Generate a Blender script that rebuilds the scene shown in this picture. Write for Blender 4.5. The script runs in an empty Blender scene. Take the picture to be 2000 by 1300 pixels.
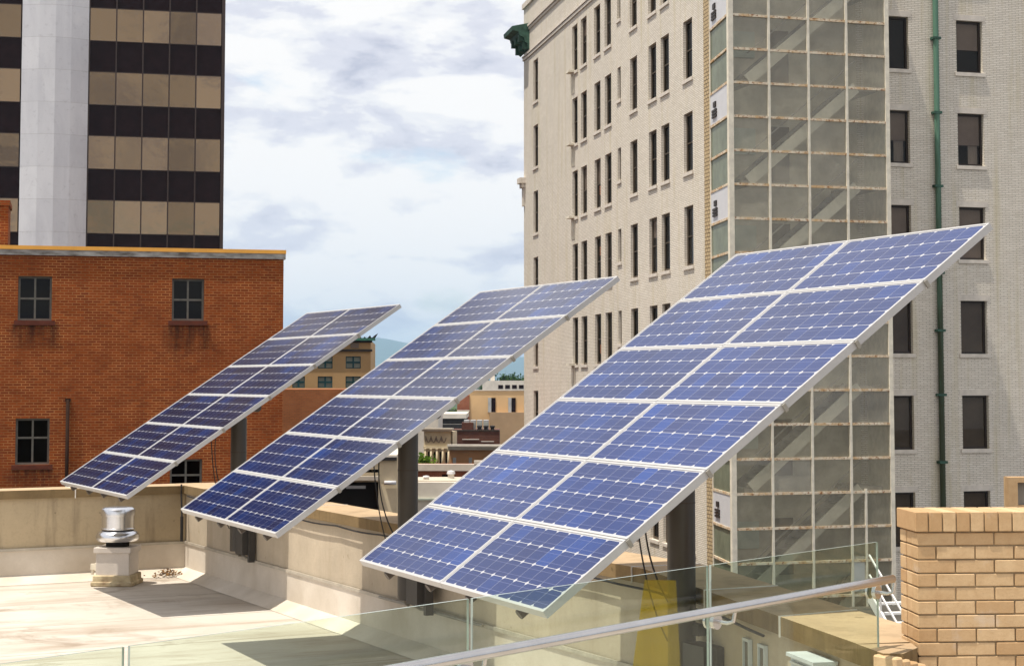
import bpy, bmesh, math, random
from mathutils import Vector, Matrix
random.seed(7)
R = math.radians
S = bpy.context.scene
COL = S.collection

# ------------------------------------------------------------------ camera
cam_d = bpy.data.cameras.new('camera')
cam = bpy.data.objects.new('camera', cam_d); COL.objects.link(cam)
cam_d.sensor_fit = 'HORIZONTAL'; cam_d.sensor_width = 36.0
cam_d.lens = 3400.0 / 2000.0 * 36.0
cam_d.shift_y = -0.0625
cam.location = (0, 0, 0)
cam.rotation_euler = (R(90 + 3.67), 0, 0)
cam_d.clip_start = 0.1; cam_d.clip_end = 30000
S.camera = cam

# ------------------------------------------------------------------ light
SUN_EL = 72.0
sh = Vector((-0.865, -0.50, 0)).normalized()          # horizontal direction towards the sun
sun_vec = sh * math.cos(R(SUN_EL)) + Vector((0, 0, math.sin(R(SUN_EL))))
sl = bpy.data.lights.new('sun', 'SUN'); sl.energy = 2.9; sl.angle = R(0.55); sl.color = (1.0, 0.93, 0.82)
so = bpy.data.objects.new('sun', sl); COL.objects.link(so)
so.rotation_euler = sun_vec.to_track_quat('Z', 'Y').to_euler()
so.location = (0, 0, 60)

W = bpy.data.worlds.new('World'); S.world = W; W.use_nodes = True
def world():
    nt = W.node_tree; nt.nodes.clear(); N = nt.nodes.new; L = nt.links.new
    out = N('ShaderNodeOutputWorld')
    sky = N('ShaderNodeTexSky'); sky.sky_type = 'NISHITA'; sky.sun_disc = False
    sky.sun_elevation = R(SUN_EL); sky.sun_rotation = math.atan2(sh.x, sh.y)
    sky.air_density = 1.0; sky.dust_density = 1.0; sky.ozone_density = 1.0
    b1 = N('ShaderNodeBackground'); b1.inputs[1].default_value = 0.085; L(sky.outputs[0], b1.inputs[0])
    tc = N('ShaderNodeTexCoord')
    mp = N('ShaderNodeMapping'); mp.inputs['Scale'].default_value = (1, 1, 2.6); mp.inputs['Location'].default_value = (0.37, 0.1, 0.22)
    L(tc.outputs['Generated'], mp.inputs[0])
    def noise(sc, det, rough, off=0, dist=0.0):
        n = N('ShaderNodeTexNoise'); n.noise_dimensions = '4D'
        n.inputs['Scale'].default_value = sc; n.inputs['Detail'].default_value = det
        n.inputs['Roughness'].default_value = rough; n.inputs['W'].default_value = off
        n.inputs['Distortion'].default_value = dist
        L(mp.outputs[0], n.inputs['Vector']); return n.outputs['Fac']
    def ramp(src, stops):
        r = N('ShaderNodeValToRGB'); r.color_ramp.interpolation = 'EASE'
        el = r.color_ramp.elements
        el[0].position, el[0].color = stops[0][0], (*stops[0][1], 1)
        el[1].position, el[1].color = stops[-1][0], (*stops[-1][1], 1)
        for p, c in stops[1:-1]:
            e = el.new(p); e.color = (*c, 1)
        L(src, r.inputs[0]); return r.outputs[0]
    cover = ramp(noise(6.5, 8, 0.58, 3.1, 0.25), [(0.33, (0.45,) * 3), (0.41, (1,) * 3)])
    big = noise(4.2, 4, 0.5, 5.2, 0.2); fine = noise(15.0, 10, 0.60, 9.4, 0.35)
    ma = N('ShaderNodeMath'); ma.operation = 'MULTIPLY'; ma.inputs[1].default_value = 0.50; L(big, ma.inputs[0])
    mb_ = N('ShaderNodeMath'); mb_.operation = 'MULTIPLY_ADD'; mb_.inputs[1].default_value = 0.50; L(fine, mb_.inputs[0]); L(ma.outputs[0], mb_.inputs[2])
    lump = noise(8.0, 7, 0.55, 1.7, 0.15)
    m1 = N('ShaderNodeMath'); m1.operation = 'SUBTRACT'; m1.inputs[1].default_value = 0.5; L(lump, m1.inputs[0])
    m2 = N('ShaderNodeMath'); m2.operation = 'ABSOLUTE'; L(m1.outputs[0], m2.inputs[0])
    m3 = N('ShaderNodeMath'); m3.operation = 'MULTIPLY_ADD'; m3.inputs[1].default_value = 0.9; L(m2.outputs[0], m3.inputs[0]); L(mb_.outputs[0], m3.inputs[2])
    m4 = N('ShaderNodeMath'); m4.operation = 'SUBTRACT'; m4.inputs[1].default_value = 0.045; L(m3.outputs[0], m4.inputs[0])
    puff = m4.outputs[0]
    col = ramp(puff, [(0.37, (0.42, 0.43, 0.51)), (0.46, (0.585, 0.585, 0.64)), (0.50, (0.695, 0.69, 0.70)), (0.535, (0.775, 0.755, 0.735))])
    b2 = N('ShaderNodeBackground'); b2.inputs[1].default_value = 0.70; L(col, b2.inputs[0])
    mx = N('ShaderNodeMixShader')
    L(cover, mx.inputs[0]); L(b1.outputs[0], mx.inputs[1]); L(b2.outputs[0], mx.inputs[2])
    L(mx.outputs[0], out.inputs[0])
world()
S.view_settings.view_transform = 'Standard'; S.view_settings.look = 'None'
S.view_settings.gamma = 1.0; S.view_settings.exposure = 1.0
try: S.view_settings.use_curve_mapping = False
except Exception: pass
S.render.engine = 'CYCLES'
S.cycles.max_bounces = 8; S.cycles.transparent_max_bounces = 24; S.cycles.volume_bounces = 0

# ------------------------------------------------------------------ materials
MATS = {}
class NT:
    def __init__(s, name):
        s.m = bpy.data.materials.new(name); s.m.use_nodes = True
        s.t = s.m.node_tree; s.t.nodes.clear()
        s.out = s.n('ShaderNodeOutputMaterial')
        MATS[name] = s.m
    def n(s, k): return s.t.nodes.new(k)
    def l(s, a, b): s.t.links.new(a, b)
    def val(s, sock, v):
        if hasattr(v, 'links') or isinstance(v, bpy.types.NodeSocket): s.l(v, sock)
        elif isinstance(v, (tuple, list)) and len(v) == 3 and sock.type == 'RGBA': sock.default_value = (*v, 1)
        else: sock.default_value = v
    def math(s, op, a, b=0.0, c=0.0, clamp=False):
        n = s.n('ShaderNodeMath'); n.operation = op; n.use_clamp = clamp
        s.val(n.inputs[0], a); s.val(n.inputs[1], b)
        if op in ('SMOOTH_MIN', 'MULTIPLY_ADD', 'COMPARE'): s.val(n.inputs[2], c)
        return n.outputs[0]
    def mix(s, f, a, b, mode='MIX'):
        n = s.n('ShaderNodeMix'); n.data_type = 'RGBA'; n.blend_type = mode
        s.val(n.inputs[0], f); s.val(n.inputs[6], a); s.val(n.inputs[7], b); return n.outputs[2]
    def ramp(s, src, p0, p1, c0=(0, 0, 0), c1=(1, 1, 1)):
        r = s.n('ShaderNodeValToRGB'); e = r.color_ramp.elements
        e[0].position, e[0].color = p0, (*c0, 1); e[1].position, e[1].color = p1, (*c1, 1)
        s.l(src, r.inputs[0]); return r.outputs[0]
    def coord(s, kind='Object', scale=(1, 1, 1)):
        tc = s.n('ShaderNodeTexCoord'); mp = s.n('ShaderNodeMapping'); mp.inputs['Scale'].default_value = scale
        s.l(tc.outputs[kind], mp.inputs[0]); return mp.outputs[0]
    def noise(s, vec, sc, det=4, rough=0.55, dist=0):
        n = s.n('ShaderNodeTexNoise'); n.inputs['Scale'].default_value = sc; n.inputs['Detail'].default_value = det
        n.inputs['Roughness'].default_value = rough; n.inputs['Distortion'].default_value = dist
        s.l(vec, n.inputs['Vector']); return n.outputs['Fac']
    def bump(s, h, st=0.3, d=0.01):
        b = s.n('ShaderNodeBump'); b.inputs['Strength'].default_value = st; b.inputs['Distance'].default_value = d
        s.l(h, b.inputs['Height']); return b.outputs[0]
    def pbsdf(s, col, rough=0.7, metal=0.0, normal=None, spec=0.5, coat=0.0):
        p = s.n('ShaderNodeBsdfPrincipled')
        s.val(p.inputs['Base Color'], col); s.val(p.inputs['Roughness'], rough); s.val(p.inputs['Metallic'], metal)
        s.val(p.inputs['Specular IOR Level'], spec); s.val(p.inputs['Coat Weight'], coat)
        if normal is not None: s.l(normal, p.inputs['Normal'])
        return p.outputs[0]
    def done(s, sh): s.l(sh, s.out.inputs[0]); return s.m

def plain(name, col, rough=0.6, var=0.25, sc=3.0, metal=0.0, spec=0.4, stretch=(1, 1, 1), dark=None, bump=0.1, fine=40):
    """painted / stone / metal surface with cloudy colour variation and fine grain"""
    t = NT(name); v = t.coord('Object', stretch)
    a = t.noise(v, sc, 6, 0.6); b = t.noise(v, fine, 3, 0.6)
    d = dark or tuple(c * (1 - var) for c in col); l = tuple(min(1, c * (1 + var * 0.35)) for c in col)
    c = t.mix(t.ramp(a, 0.3, 0.68), d, l)
    c = t.mix(t.math('MULTIPLY', t.ramp(b, 0.35, 0.75), 0.22), c, tuple(x * 0.72 for x in col))
    return t.done(t.pbsdf(c, rough, metal, t.bump(b, bump, 0.01), spec))

def brick(name, c1, c2, mort, bw=0.213, bh=0.0716, ms=0.010, bump=0.5, var=0.35, stains=(), vsc=0.5, streak=None, msmooth=0.1, mdark=0.42):
    t = NT(name); tc = t.n('ShaderNodeTexCoord'); uv = tc.outputs['UV']
    b = t.n('ShaderNodeTexBrick'); t.l(uv, b.inputs['Vector'])
    b.inputs['Scale'].default_value = 1.0; b.inputs['Brick Width'].default_value = bw; b.inputs['Row Height'].default_value = bh
    b.inputs['Mortar Size'].default_value = ms; b.inputs['Mortar Smooth'].default_value = msmooth; b.inputs['Bias'].default_value = 0.0
    for k, c in (('Color1', c1), ('Color2', c2), ('Mortar', mort)): b.inputs[k].default_value = (*c, 1)
    n1 = t.noise(uv, vsc, 6, 0.6); n2 = t.noise(uv, 6.0, 4, 0.6)
    t.l(t.mix(t.ramp(t.noise(uv, vsc * 3.1, 5, 0.65), 0.36, 0.64), tuple(x * mdark for x in mort), mort), b.inputs['Mortar'])
    c = t.mix(t.math('MULTIPLY', t.ramp(n1, 0.35, 0.7), var), b.outputs[0], tuple(x * 0.55 for x in c1))
    c = t.mix(t.math('MULTIPLY', t.ramp(n2, 0.45, 0.8), var * 0.8), c, tuple(min(1, x * 1.35) for x in c2))
    if streak:
        mp = t.n('ShaderNodeMapping'); mp.inputs['Scale'].default_value = (2.2, 0.10, 1); t.l(uv, mp.inputs[0])
        s3 = t.noise(mp.outputs[0], 1.0, 5, 0.65)
        c = t.mix(t.math('MULTIPLY', t.ramp(s3, 0.52, 0.72), 0.5), c, streak)
    if stains:
        sp = t.n('ShaderNodeSeparateXYZ'); t.l(uv, sp.inputs[0])
        mp = t.n('ShaderNodeMapping'); mp.inputs['Scale'].default_value = (5, 0.8, 1); t.l(uv, mp.inputs[0])
        ns = t.ramp(t.noise(mp.outputs[0], 1.0, 5, 0.7), 0.38, 0.62)
        tot = None
        for (u, z, w, h) in stains:
            a = t.math('SUBTRACT', 1.0, t.math('DIVIDE', t.math('ABSOLUTE', t.math('SUBTRACT', sp.outputs[0], u)), w), clamp=True)
            a = t.math('MULTIPLY', a, 2.5, clamp=True)
            d = t.math('SUBTRACT', 1.0, t.math('DIVIDE', t.math('SUBTRACT', z, sp.outputs[1]), h), clamp=True)
            g = t.math('MULTIPLY', a, t.math('MULTIPLY', d, t.math('LESS_THAN', sp.outputs[1], z)))
            tot = g if tot is None else t.math('MAXIMUM', tot, g)
        c = t.mix(t.math('MULTIPLY', t.math('MULTIPLY', tot, ns), 0.95), c, (0.025, 0.012, 0.008))
    h = t.math('MULTIPLY', b.outputs[1], -1.0)
    return t.done(t.pbsdf(c, 0.85, 0, t.bump(h, bump, 0.012), 0.25))

def glassy(name, tint, gloss=(1, 1, 1), ior=1.5, body=None, bodyf=0.0, rough=0.0, amt=1.0, vary=0.0):
    t = NT(name)
    tr = t.n('ShaderNodeBsdfTransparent'); tr.inputs[0].default_value = (*tint, 1)
    sh_ = tr.outputs[0]
    if body:
        v = t.coord('Object'); a = t.noise(v, 1.3, 5, 0.6)
        d = t.n('ShaderNodeBsdfDiffuse'); t.l(t.mix(t.ramp(a, .3, .7), tuple(x * 0.75 for x in body), body), d.inputs[0])
        mx = t.n('ShaderNodeMixShader'); t.val(mx.inputs[0], t.math('ADD', t.math('MULTIPLY', t.n('ShaderNodeObjectInfo').outputs['Random'], vary), t.math('ADD', bodyf - 0.12 - vary / 2, t.math('MULTIPLY', a, 0.24))))
        t.l(sh_, mx.inputs[1]); t.l(d.outputs[0], mx.inputs[2]); sh_ = mx.outputs[0]
    g = t.n('ShaderNodeBsdfGlossy'); g.inputs[0].default_value = (*gloss, 1); g.inputs['Roughness'].default_value = rough
    f = t.n('ShaderNodeLayerWeight'); f.inputs[0].default_value = 0.5
    r0 = ((ior - 1) / (ior + 1)) ** 2
    fr = t.math('MULTIPLY', t.math('ADD', r0, t.math('MULTIPLY', 1 - r0, t.math('POWER', f.outputs['Facing'], 5.0))), amt)
    mx = t.n('ShaderNodeMixShader'); t.l(fr, mx.inputs[0]); t.l(sh_, mx.inputs[1]); t.l(g.outputs[0], mx.inputs[2])
    return t.done(mx.outputs[0])

def mat_cells():
    t = NT('solar_cells'); tc = t.n('ShaderNodeTexCoord'); sp = t.n('ShaderNodeSeparateXYZ'); t.l(tc.outputs['UV'], sp.inputs[0])
    u, v = sp.outputs[0], sp.outputs[1]
    au = t.math('ABSOLUTE', t.math('SUBTRACT', t.math('FRACT', u), 0.5))
    av = t.math('ABSOLUTE', t.math('SUBTRACT', t.math('FRACT', v), 0.5))
    gap = t.math('MAXIMUM', t.math('MULTIPLY', t.math('GREATER_THAN', au, 0.4915), 0.62), t.math('GREATER_THAN', av, 0.487))
    cor = t.math('GREATER_THAN', t.math('ADD', au, av), 0.875)
    om = t.math('MAXIMUM', t.math('MAXIMUM', t.math('LESS_THAN', u, 0), t.math('GREATER_THAN', u, 9)),
                t.math('MAXIMUM', t.math('LESS_THAN', v, 0), t.math('GREATER_THAN', v, 4)))
    white = t.math('MAXIMUM', t.math('MAXIMUM', gap, cor), om)
    bus = t.math('LESS_THAN', t.math('ABSOLUTE', t.math('SUBTRACT', av, 0.25)), 0.010)
    oi = t.n('ShaderNodeObjectInfo')
    cmb = t.n('ShaderNodeCombineXYZ'); t.l(t.math('FLOOR', u), cmb.inputs[0]); t.l(t.math('FLOOR', v), cmb.inputs[1])
    t.l(t.math('MULTIPLY', oi.outputs['Random'], 57.0), cmb.inputs[2])
    wn = t.n('ShaderNodeTexWhiteNoise'); t.l(cmb.outputs[0], wn.inputs[0])
    sm = t.noise(cmb.outputs[0], 0.45, 2, 0.5)
    f = t.math('ADD', t.math('MULTIPLY', wn.outputs[0], 0.36), t.math('MULTIPLY', t.ramp(sm, 0.32, 0.72), 0.66))
    r = t.n('ShaderNodeValToRGB'); e = r.color_ramp.elements
    e[0].position = 0.1; e[0].color = (0.010, 0.008, 0.026, 1); e[1].position = 0.95; e[1].color = (0.003, 0.052, 0.27, 1)
    x = e.new(0.55); x.color = (0.006, 0.016, 0.080, 1)
    t.l(f, r.inputs[0])
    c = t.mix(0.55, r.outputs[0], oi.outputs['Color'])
    c = t.mix(t.math('MULTIPLY', bus, 0.34), c, (0.22, 0.23, 0.34))
    c = t.mix(white, c, (0.40, 0.40, 0.42))
    return t.done(t.pbsdf(c, 0.14, 0, None, 0.43))

def mat_floor():
    t = NT('roof_membrane'); v = t.coord('Object'); vs = t.coord('Object', (0.35, 2.2, 1))
    mp = t.n('ShaderNodeMapping'); mp.inputs['Rotation'].default_value = (0, 0, R(-28)); tc = t.n('ShaderNodeTexCoord'); t.l(tc.outputs['Object'], mp.inputs[0])
    mp2 = t.n('ShaderNodeMapping'); mp2.inputs['Scale'].default_value = (0.30, 1.7, 1); t.l(mp.outputs[0], mp2.inputs[0])
    a = t.noise(v, 0.55, 6, 0.62, 0.4); b = t.noise(mp2.outputs[0], 1.2, 7, 0.68, 0.3); g = t.noise(v, 22, 4, 0.6)
    c = t.mix(t.ramp(a, 0.34, 0.66), (0.44, 0.385, 0.32), (0.57, 0.52, 0.455))
    c = t.mix(t.math('MULTIPLY', t.ramp(b, 0.50, 0.70), 0.70), c, (0.26, 0.19, 0.125))
    c = t.mix(t.math('MULTIPLY', t.ramp(t.noise(v, 1.1, 6, 0.7, 0.6), 0.56, 0.68), 0.7), c, (0.24, 0.18, 0.125))
    c = t.mix(t.math('MULTIPLY', t.ramp(g, 0.55, 0.8), 0.2), c, (0.40, 0.34, 0.27))
    # welded seams every 1.8 m
    sp = t.n('ShaderNodeSeparateXYZ'); t.l(mp.outputs[0], sp.inputs[0])
    s = t.math('LESS_THAN', t.math('FRACT', t.math('DIVIDE', t.math('ADD', sp.outputs[1], t.math('MULTIPLY', a, 0.06)), 1.8)), 0.016)
    c = t.mix(t.math('MULTIPLY', s, 0.75), c, (0.28, 0.23, 0.18))
    return t.done(t.pbsdf(c, 0.65, 0, t.bump(b, 0.15, 0.02), 0.35))

def mat_concrete(name, col, dark, sc=1.2, streak=0.5):
    t = NT(name); v = t.coord('Object'); vz = t.coord('Object', (3.2, 3.2, 0.35))
    a = t.noise(v, sc, 7, 0.65); b = t.noise(vz, 1.5, 5, 0.65); g = t.noise(v, 28, 4, 0.65); p = t.noise(v, 9, 3, 0.5)
    c = t.mix(t.ramp(a, 0.35, 0.72), col, tuple(x * 0.72 for x in col))
    c = t.mix(t.math('MULTIPLY', t.ramp(b, 0.5, 0.76), streak), c, dark)
    c = t.mix(t.math('MULTIPLY', t.ramp(p, 0.70, 0.74), 0.5), c, dark)
    c = t.mix(t.math('MULTIPLY', t.ramp(g, 0.5, 0.8), 0.2), c, dark)
    return t.done(t.pbsdf(c, 0.85, 0, t.bump(g, 0.25, 0.01), 0.25))

def mat_rustpaint():
    t = NT('rusty_cream_paint'); v = t.coord('Object'); a = t.noise(v, 2.2, 7, 0.7); b = t.noise(v, 9, 5, 0.7)
    c = t.mix(t.ramp(a, 0.44, 0.60), (0.70, 0.62, 0.48), (0.56, 0.38, 0.20))
    c = t.mix(t.math('MULTIPLY', t.ramp(b, 0.52, 0.62), 0.9), c, (0.24, 0.085, 0.025))
    return t.done(t.pbsdf(c, 0.75, 0, None, 0.3))

def mat_leaf(name, c0, c1):
    t = NT(name); g = t.n('ShaderNodeNewGeometry')
    c = t.mix(g.outputs['Random Per Island'], c0, c1)
    d = t.n('ShaderNodeBsdfDiffuse'); t.l(c, d.inputs[0]); tl = t.n('ShaderNodeBsdfTranslucent'); t.l(c, tl.inputs[0])
    mx = t.n('ShaderNodeMixShader'); mx.inputs[0].default_value = 0.3; t.l(d.outputs[0], mx.inputs[1]); t.l(tl.outputs[0], mx.inputs[2])
    return t.done(mx.outputs[0])

def mat_realbrick():
    t = NT('buff_brick'); g = t.n('ShaderNodeNewGeometry'); v = t.coord('Object'); a = t.noise(v, 14, 5, 0.65); f = t.noise(v, 90, 3, 0.6)
    r = t.n('ShaderNodeValToRGB'); e = r.color_ramp.elements
    e[0].position = 0; e[0].color = (0.45, 0.285, 0.145, 1); e[1].position = 1; e[1].color = (0.60, 0.43, 0.25, 1)
    t.l(g.outputs['Random Per Island'], r.inputs[0])
    c = t.mix(t.math('MULTIPLY', t.ramp(a, 0.4, 0.75), 0.4), r.outputs[0], (0.34, 0.19, 0.08))
    c = t.mix(t.math('MULTIPLY', t.ramp(t.noise(v, 3.3, 5, 0.6), 0.59, 0.70), 0.5), c, (0.60, 0.53, 0.46))
    c = t.mix(t.math('MULTIPLY', t.ramp(f, 0.55, 0.75), 0.18), c, (0.22, 0.12, 0.05))
    return t.done(t.pbsdf(c, 0.85, 0, t.bump(f, 0.25, 0.004), 0.25))

def mat_tower_glass():
    t = NT('bronze_mirror_glass'); v = t.coord('Object'); oi = t.n('ShaderNodeObjectInfo')
    a = t.noise(v, 0.7, 3, 0.5)
    c = t.mix(oi.outputs['Random'], (0.165, 0.118, 0.075), (0.28, 0.20, 0.13))
    return t.done(t.pbsdf(c, 0.03, 1.0, t.bump(a, 0.04, 0.2), 0.5))

def mat_copper():
    t = NT('green_copper'); v = t.coord('Object', (1, 1, 0.12)); z = t.coord('Object'); a = t.noise(v, 5, 6, 0.7)
    sp = t.n('ShaderNodeSeparateXYZ'); t.l(z, sp.inputs[0])
    k = t.ramp(t.math('ADD', t.math('MULTIPLY', t.math('SUBTRACT', sp.outputs[2], 25.0), 0.055), t.math('MULTIPLY', a, 1.2)), 0.35, 0.95)
    c = t.mix(k, (0.040, 0.050, 0.026), (0.10, 0.205, 0.145))
    return t.done(t.pbsdf(c, 0.7, 0.0, None, 0.3))

def mat_marble():
    t = NT('marble'); g = t.n('ShaderNodeNewGeometry'); v = t.coord('Object', (1, 1, 0.3)); a = t.noise(v, 0.9, 7, 0.65, 0.5); f = t.noise(t.coord('Object'), 3.5, 6, 0.7)
    c = t.mix(g.outputs['Random Per Island'], (0.60, 0.60, 0.625), (0.68, 0.68, 0.70))
    c = t.mix(t.math('MULTIPLY', t.ramp(a, 0.42, 0.7), 0.4), c, (0.40, 0.40, 0.44))
    c = t.mix(t.math('MULTIPLY', t.ramp(f, 0.56, 0.72), 0.35), c, (0.32, 0.31, 0.33))
    return t.done(t.pbsdf(c, 0.5, 0, None, 0.35))
mat_marble(); mat_cells(); mat_floor(); mat_rustpaint(); mat_realbrick(); mat_tower_glass(); mat_copper()
mat_concrete('wall_concrete', (0.56, 0.475, 0.36), (0.30, 0.23, 0.15), 1.1, 0.35)
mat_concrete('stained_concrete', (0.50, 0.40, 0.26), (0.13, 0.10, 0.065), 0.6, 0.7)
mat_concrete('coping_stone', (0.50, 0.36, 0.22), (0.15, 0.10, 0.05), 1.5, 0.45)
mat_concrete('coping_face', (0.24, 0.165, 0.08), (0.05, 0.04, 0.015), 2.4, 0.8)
plain('flashing', (0.66, 0.60, 0.52), 0.6, 0.3, 1.2, dark=(0.50, 0.43, 0.34))
plain('termination_bar', (0.50, 0.45, 0.37), 0.45, 0.3, 4)
plain('aluminium', (0.46, 0.455, 0.45), 0.38, 0.08, 3, metal=0.0, spec=0.5, bump=0.02)
plain('brushed_aluminium', (0.78, 0.79, 0.82), 0.24, 0.15, 3, metal=1.0, bump=0.02, stretch=(1, 1, 0.2))
plain('stainless', (0.62, 0.60, 0.585), 0.26, 0.12, 5, metal=1.0, bump=0.03)
plain('pole_paint', (0.050, 0.041, 0.031), 0.36, 0.2, 2, spec=0.5, bump=0.02)
plain('box_paint', (0.055, 0.05, 0.045), 0.5, 0.25, 4)
plain('bronze_metal', (0.05, 0.036, 0.026), 0.45, 0.3, 3)
plain('cable_black', (0.02, 0.018, 0.018), 0.6, 0.2, 5)
plain('conduit_grey', (0.30, 0.28, 0.24), 0.5, 0.25, 6)
plain('back_sheet', (0.6, 0.6, 0.6), 0.6, 0.1)
plain('housing_paint', (0.62, 0.56, 0.50), 0.55, 0.15, 3)
plain('curb_mastic', (0.52, 0.44, 0.28), 0.8, 0.5, 7, dark=(0.2, 0.13, 0.07))
plain('dark_gap', (0.012, 0.01, 0.009), 0.8)
plain('sealant_white', (0.72, 0.68, 0.62), 0.6, 0.15, 9)
brick('red_brick', (0.30, 0.060, 0.008), (0.175, 0.030, 0.005), (0.52, 0.24, 0.08), ms=0.0095, bump=0.25, var=0.42, vsc=0.45,
      stains=((-2.58, 1.52, 0.85, 1.15), (-6.6, 1.5, 0.8, 0.8), (-6.6, -2.33, 0.8, 0.6)))
brick('beige_brick', (0.81, 0.755, 0.665), (0.70, 0.64, 0.55), (0.50, 0.445, 0.365), mdark=0.8, bw=0.30, ms=0.013, bump=0.25, var=0.22, vsc=0.25, streak=(0.47, 0.40, 0.20))
brick('quoin_brick', (0.55, 0.42, 0.25), (0.50, 0.38, 0.22), (0.24, 0.17, 0.09), bw=0.30, bh=0.143, ms=0.022, bump=0.3, var=0.2)
brick('orange_brick', (0.33, 0.115, 0.04), (0.28, 0.095, 0.034), (0.30, 0.15, 0.07), bump=0.1, var=0.3)
brick('far_red_brick', (0.30, 0.09, 0.045), (0.24, 0.07, 0.035), (0.36, 0.2, 0.12), bump=0.1, var=0.3)
brick('rust_brick', (0.13, 0.045, 0.028), (0.09, 0.032, 0.022), (0.16, 0.09, 0.06), bump=0.1, var=0.5)
plain('lintel_stone', (0.68, 0.62, 0.54), 0.8, 0.2, 3)
plain('dark_frame', (0.030, 0.020, 0.015), 0.5, 0.3, 5)
plain('tan_frame', (0.10, 0.075, 0.05), 0.5, 0.3, 5)
plain('grey_frame', (0.17, 0.155, 0.125), 0.55, 0.3, 6)
plain('blind_brown', (0.26, 0.20, 0.155), 0.8, 0.15, 1.5)
plain('blind_dark', (0.12, 0.09, 0.062), 0.8, 0.2, 1.5)
plain('curtain', (0.30, 0.25, 0.2), 0.9, 0.3, 8, stretch=(5, 5, 0.3))
plain('vent_orange', (0.45, 0.15, 0.05), 0.6, 0.2, 5)
glassy('window_glass', (0.72, 0.71, 0.70), ior=1.5, amt=0.45)
glassy('dark_glass', (0.10, 0.12, 0.16), ior=1.5, amt=0.35)
glassy('rail_glass', (0.87, 0.925, 0.875), ior=1.42, amt=0.8)
glassy('stair_glass', (0.95, 0.95, 0.90), ior=1.42, body=(0.56, 0.52, 0.40), bodyf=0.30, rough=0.02, amt=1.5, vary=0.16)
glassy('green_side_glass', (0.55, 0.62, 0.55), ior=1.42, body=(0.25, 0.28, 0.20), bodyf=0.75, rough=0.2, amt=0.35)
glassy('yellow_film', (0.95, 0.86, 0.36), ior=1.25, body=(0.80, 0.60, 0.10), bodyf=0.27, rough=0.15, amt=0.5)
plain('glass_edge', (0.36, 0.42, 0.38), 0.2, 0.1, 3)
plain('cream_paint', (0.78, 0.72, 0.59), 0.65, 0.22, 3)
plain('white_panel', (0.66, 0.66, 0.68), 0.5, 0.06, 2)
plain('stringer', (0.70, 0.67, 0.56), 0.7, 0.15, 3)
plain('stair_tread', (0.30, 0.28, 0.24), 0.8, 0.2, 3)
plain('stair_inner_wall', (0.62, 0.57, 0.46), 0.8, 0.4, 0.8)
plain('spandrel', (0.017, 0.008, 0.009), 0.12, 0.4, 2, spec=0.10, bump=0.0)
plain('mullion_bronze', (0.045, 0.026, 0.020), 0.4, 0.2, 3)
plain('copper_strip', (0.85, 0.40, 0.06), 0.4, 0.15, 2)
plain('grey_flashing', (0.40, 0.375, 0.34), 0.55, 0.75, 2.4, stretch=(1, 1, 3), dark=(0.10, 0.08, 0.06))
plain('tar_black', (0.02, 0.017, 0.018), 0.7, 0.3, 3)
plain('tan_stucco', (0.50, 0.31, 0.14), 0.85, 0.12, 0.6)
plain('cream_stucco', (0.66, 0.56, 0.38), 0.85, 0.18, 1.4)
plain('peach_stucco', (0.66, 0.435, 0.22), 0.85, 0.08, 0.5)
plain('peach_low', (0.42, 0.28, 0.16), 0.85, 0.15, 0.5)
plain('salmon_stucco', (0.52, 0.27, 0.125), 0.85, 0.15, 0.9)
plain('white_stucco', (0.72, 0.66, 0.57), 0.8, 0.2, 0.9)
plain('pale_roof', (0.55, 0.49, 0.40), 0.85, 0.3, 0.7)
plain('teal_frame', (0.015, 0.075, 0.085), 0.5, 0.2, 3)
plain('pale_blind', (0.50, 0.55, 0.47), 0.7, 0.1, 2)
plain('grey_metal', (0.42, 0.43, 0.43), 0.4, 0.25, 2)
plain('patina', (0.045, 0.115, 0.08), 0.7, 0.5, 3, dark=(0.010, 0.030, 0.020))
plain('asphalt', (0.06, 0.058, 0.055), 0.9, 0.3, 0.05)
plain('dark_roof', (0.075, 0.068, 0.055), 0.9, 0.35, 0.6)
plain('hill_forest', (0.050, 0.085, 0.045), 0.95, 0.45, 0.012, fine=0.08)
plain('white_steel', (0.74, 0.73, 0.70), 0.5, 0.1, 4)
plain('louver_white', (0.62, 0.66, 0.68), 0.5, 0.15, 4)
plain('deck_paver', (0.42, 0.38, 0.33), 0.85, 0.25, 1.5)
plain('mortar', (0.35, 0.26, 0.155), 0.95, 0.4, 9)
plain('dry_leaf', (0.22, 0.11, 0.03), 0.9, 0.6, 40)
plain('bark', (0.08, 0.055, 0.035), 0.9, 0.3, 4)
mat_leaf('leaf_bright', (0.05, 0.11, 0.012), (0.16, 0.24, 0.03))
mat_leaf('leaf_dark', (0.022, 0.055, 0.016), (0.065, 0.12, 0.03))

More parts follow.
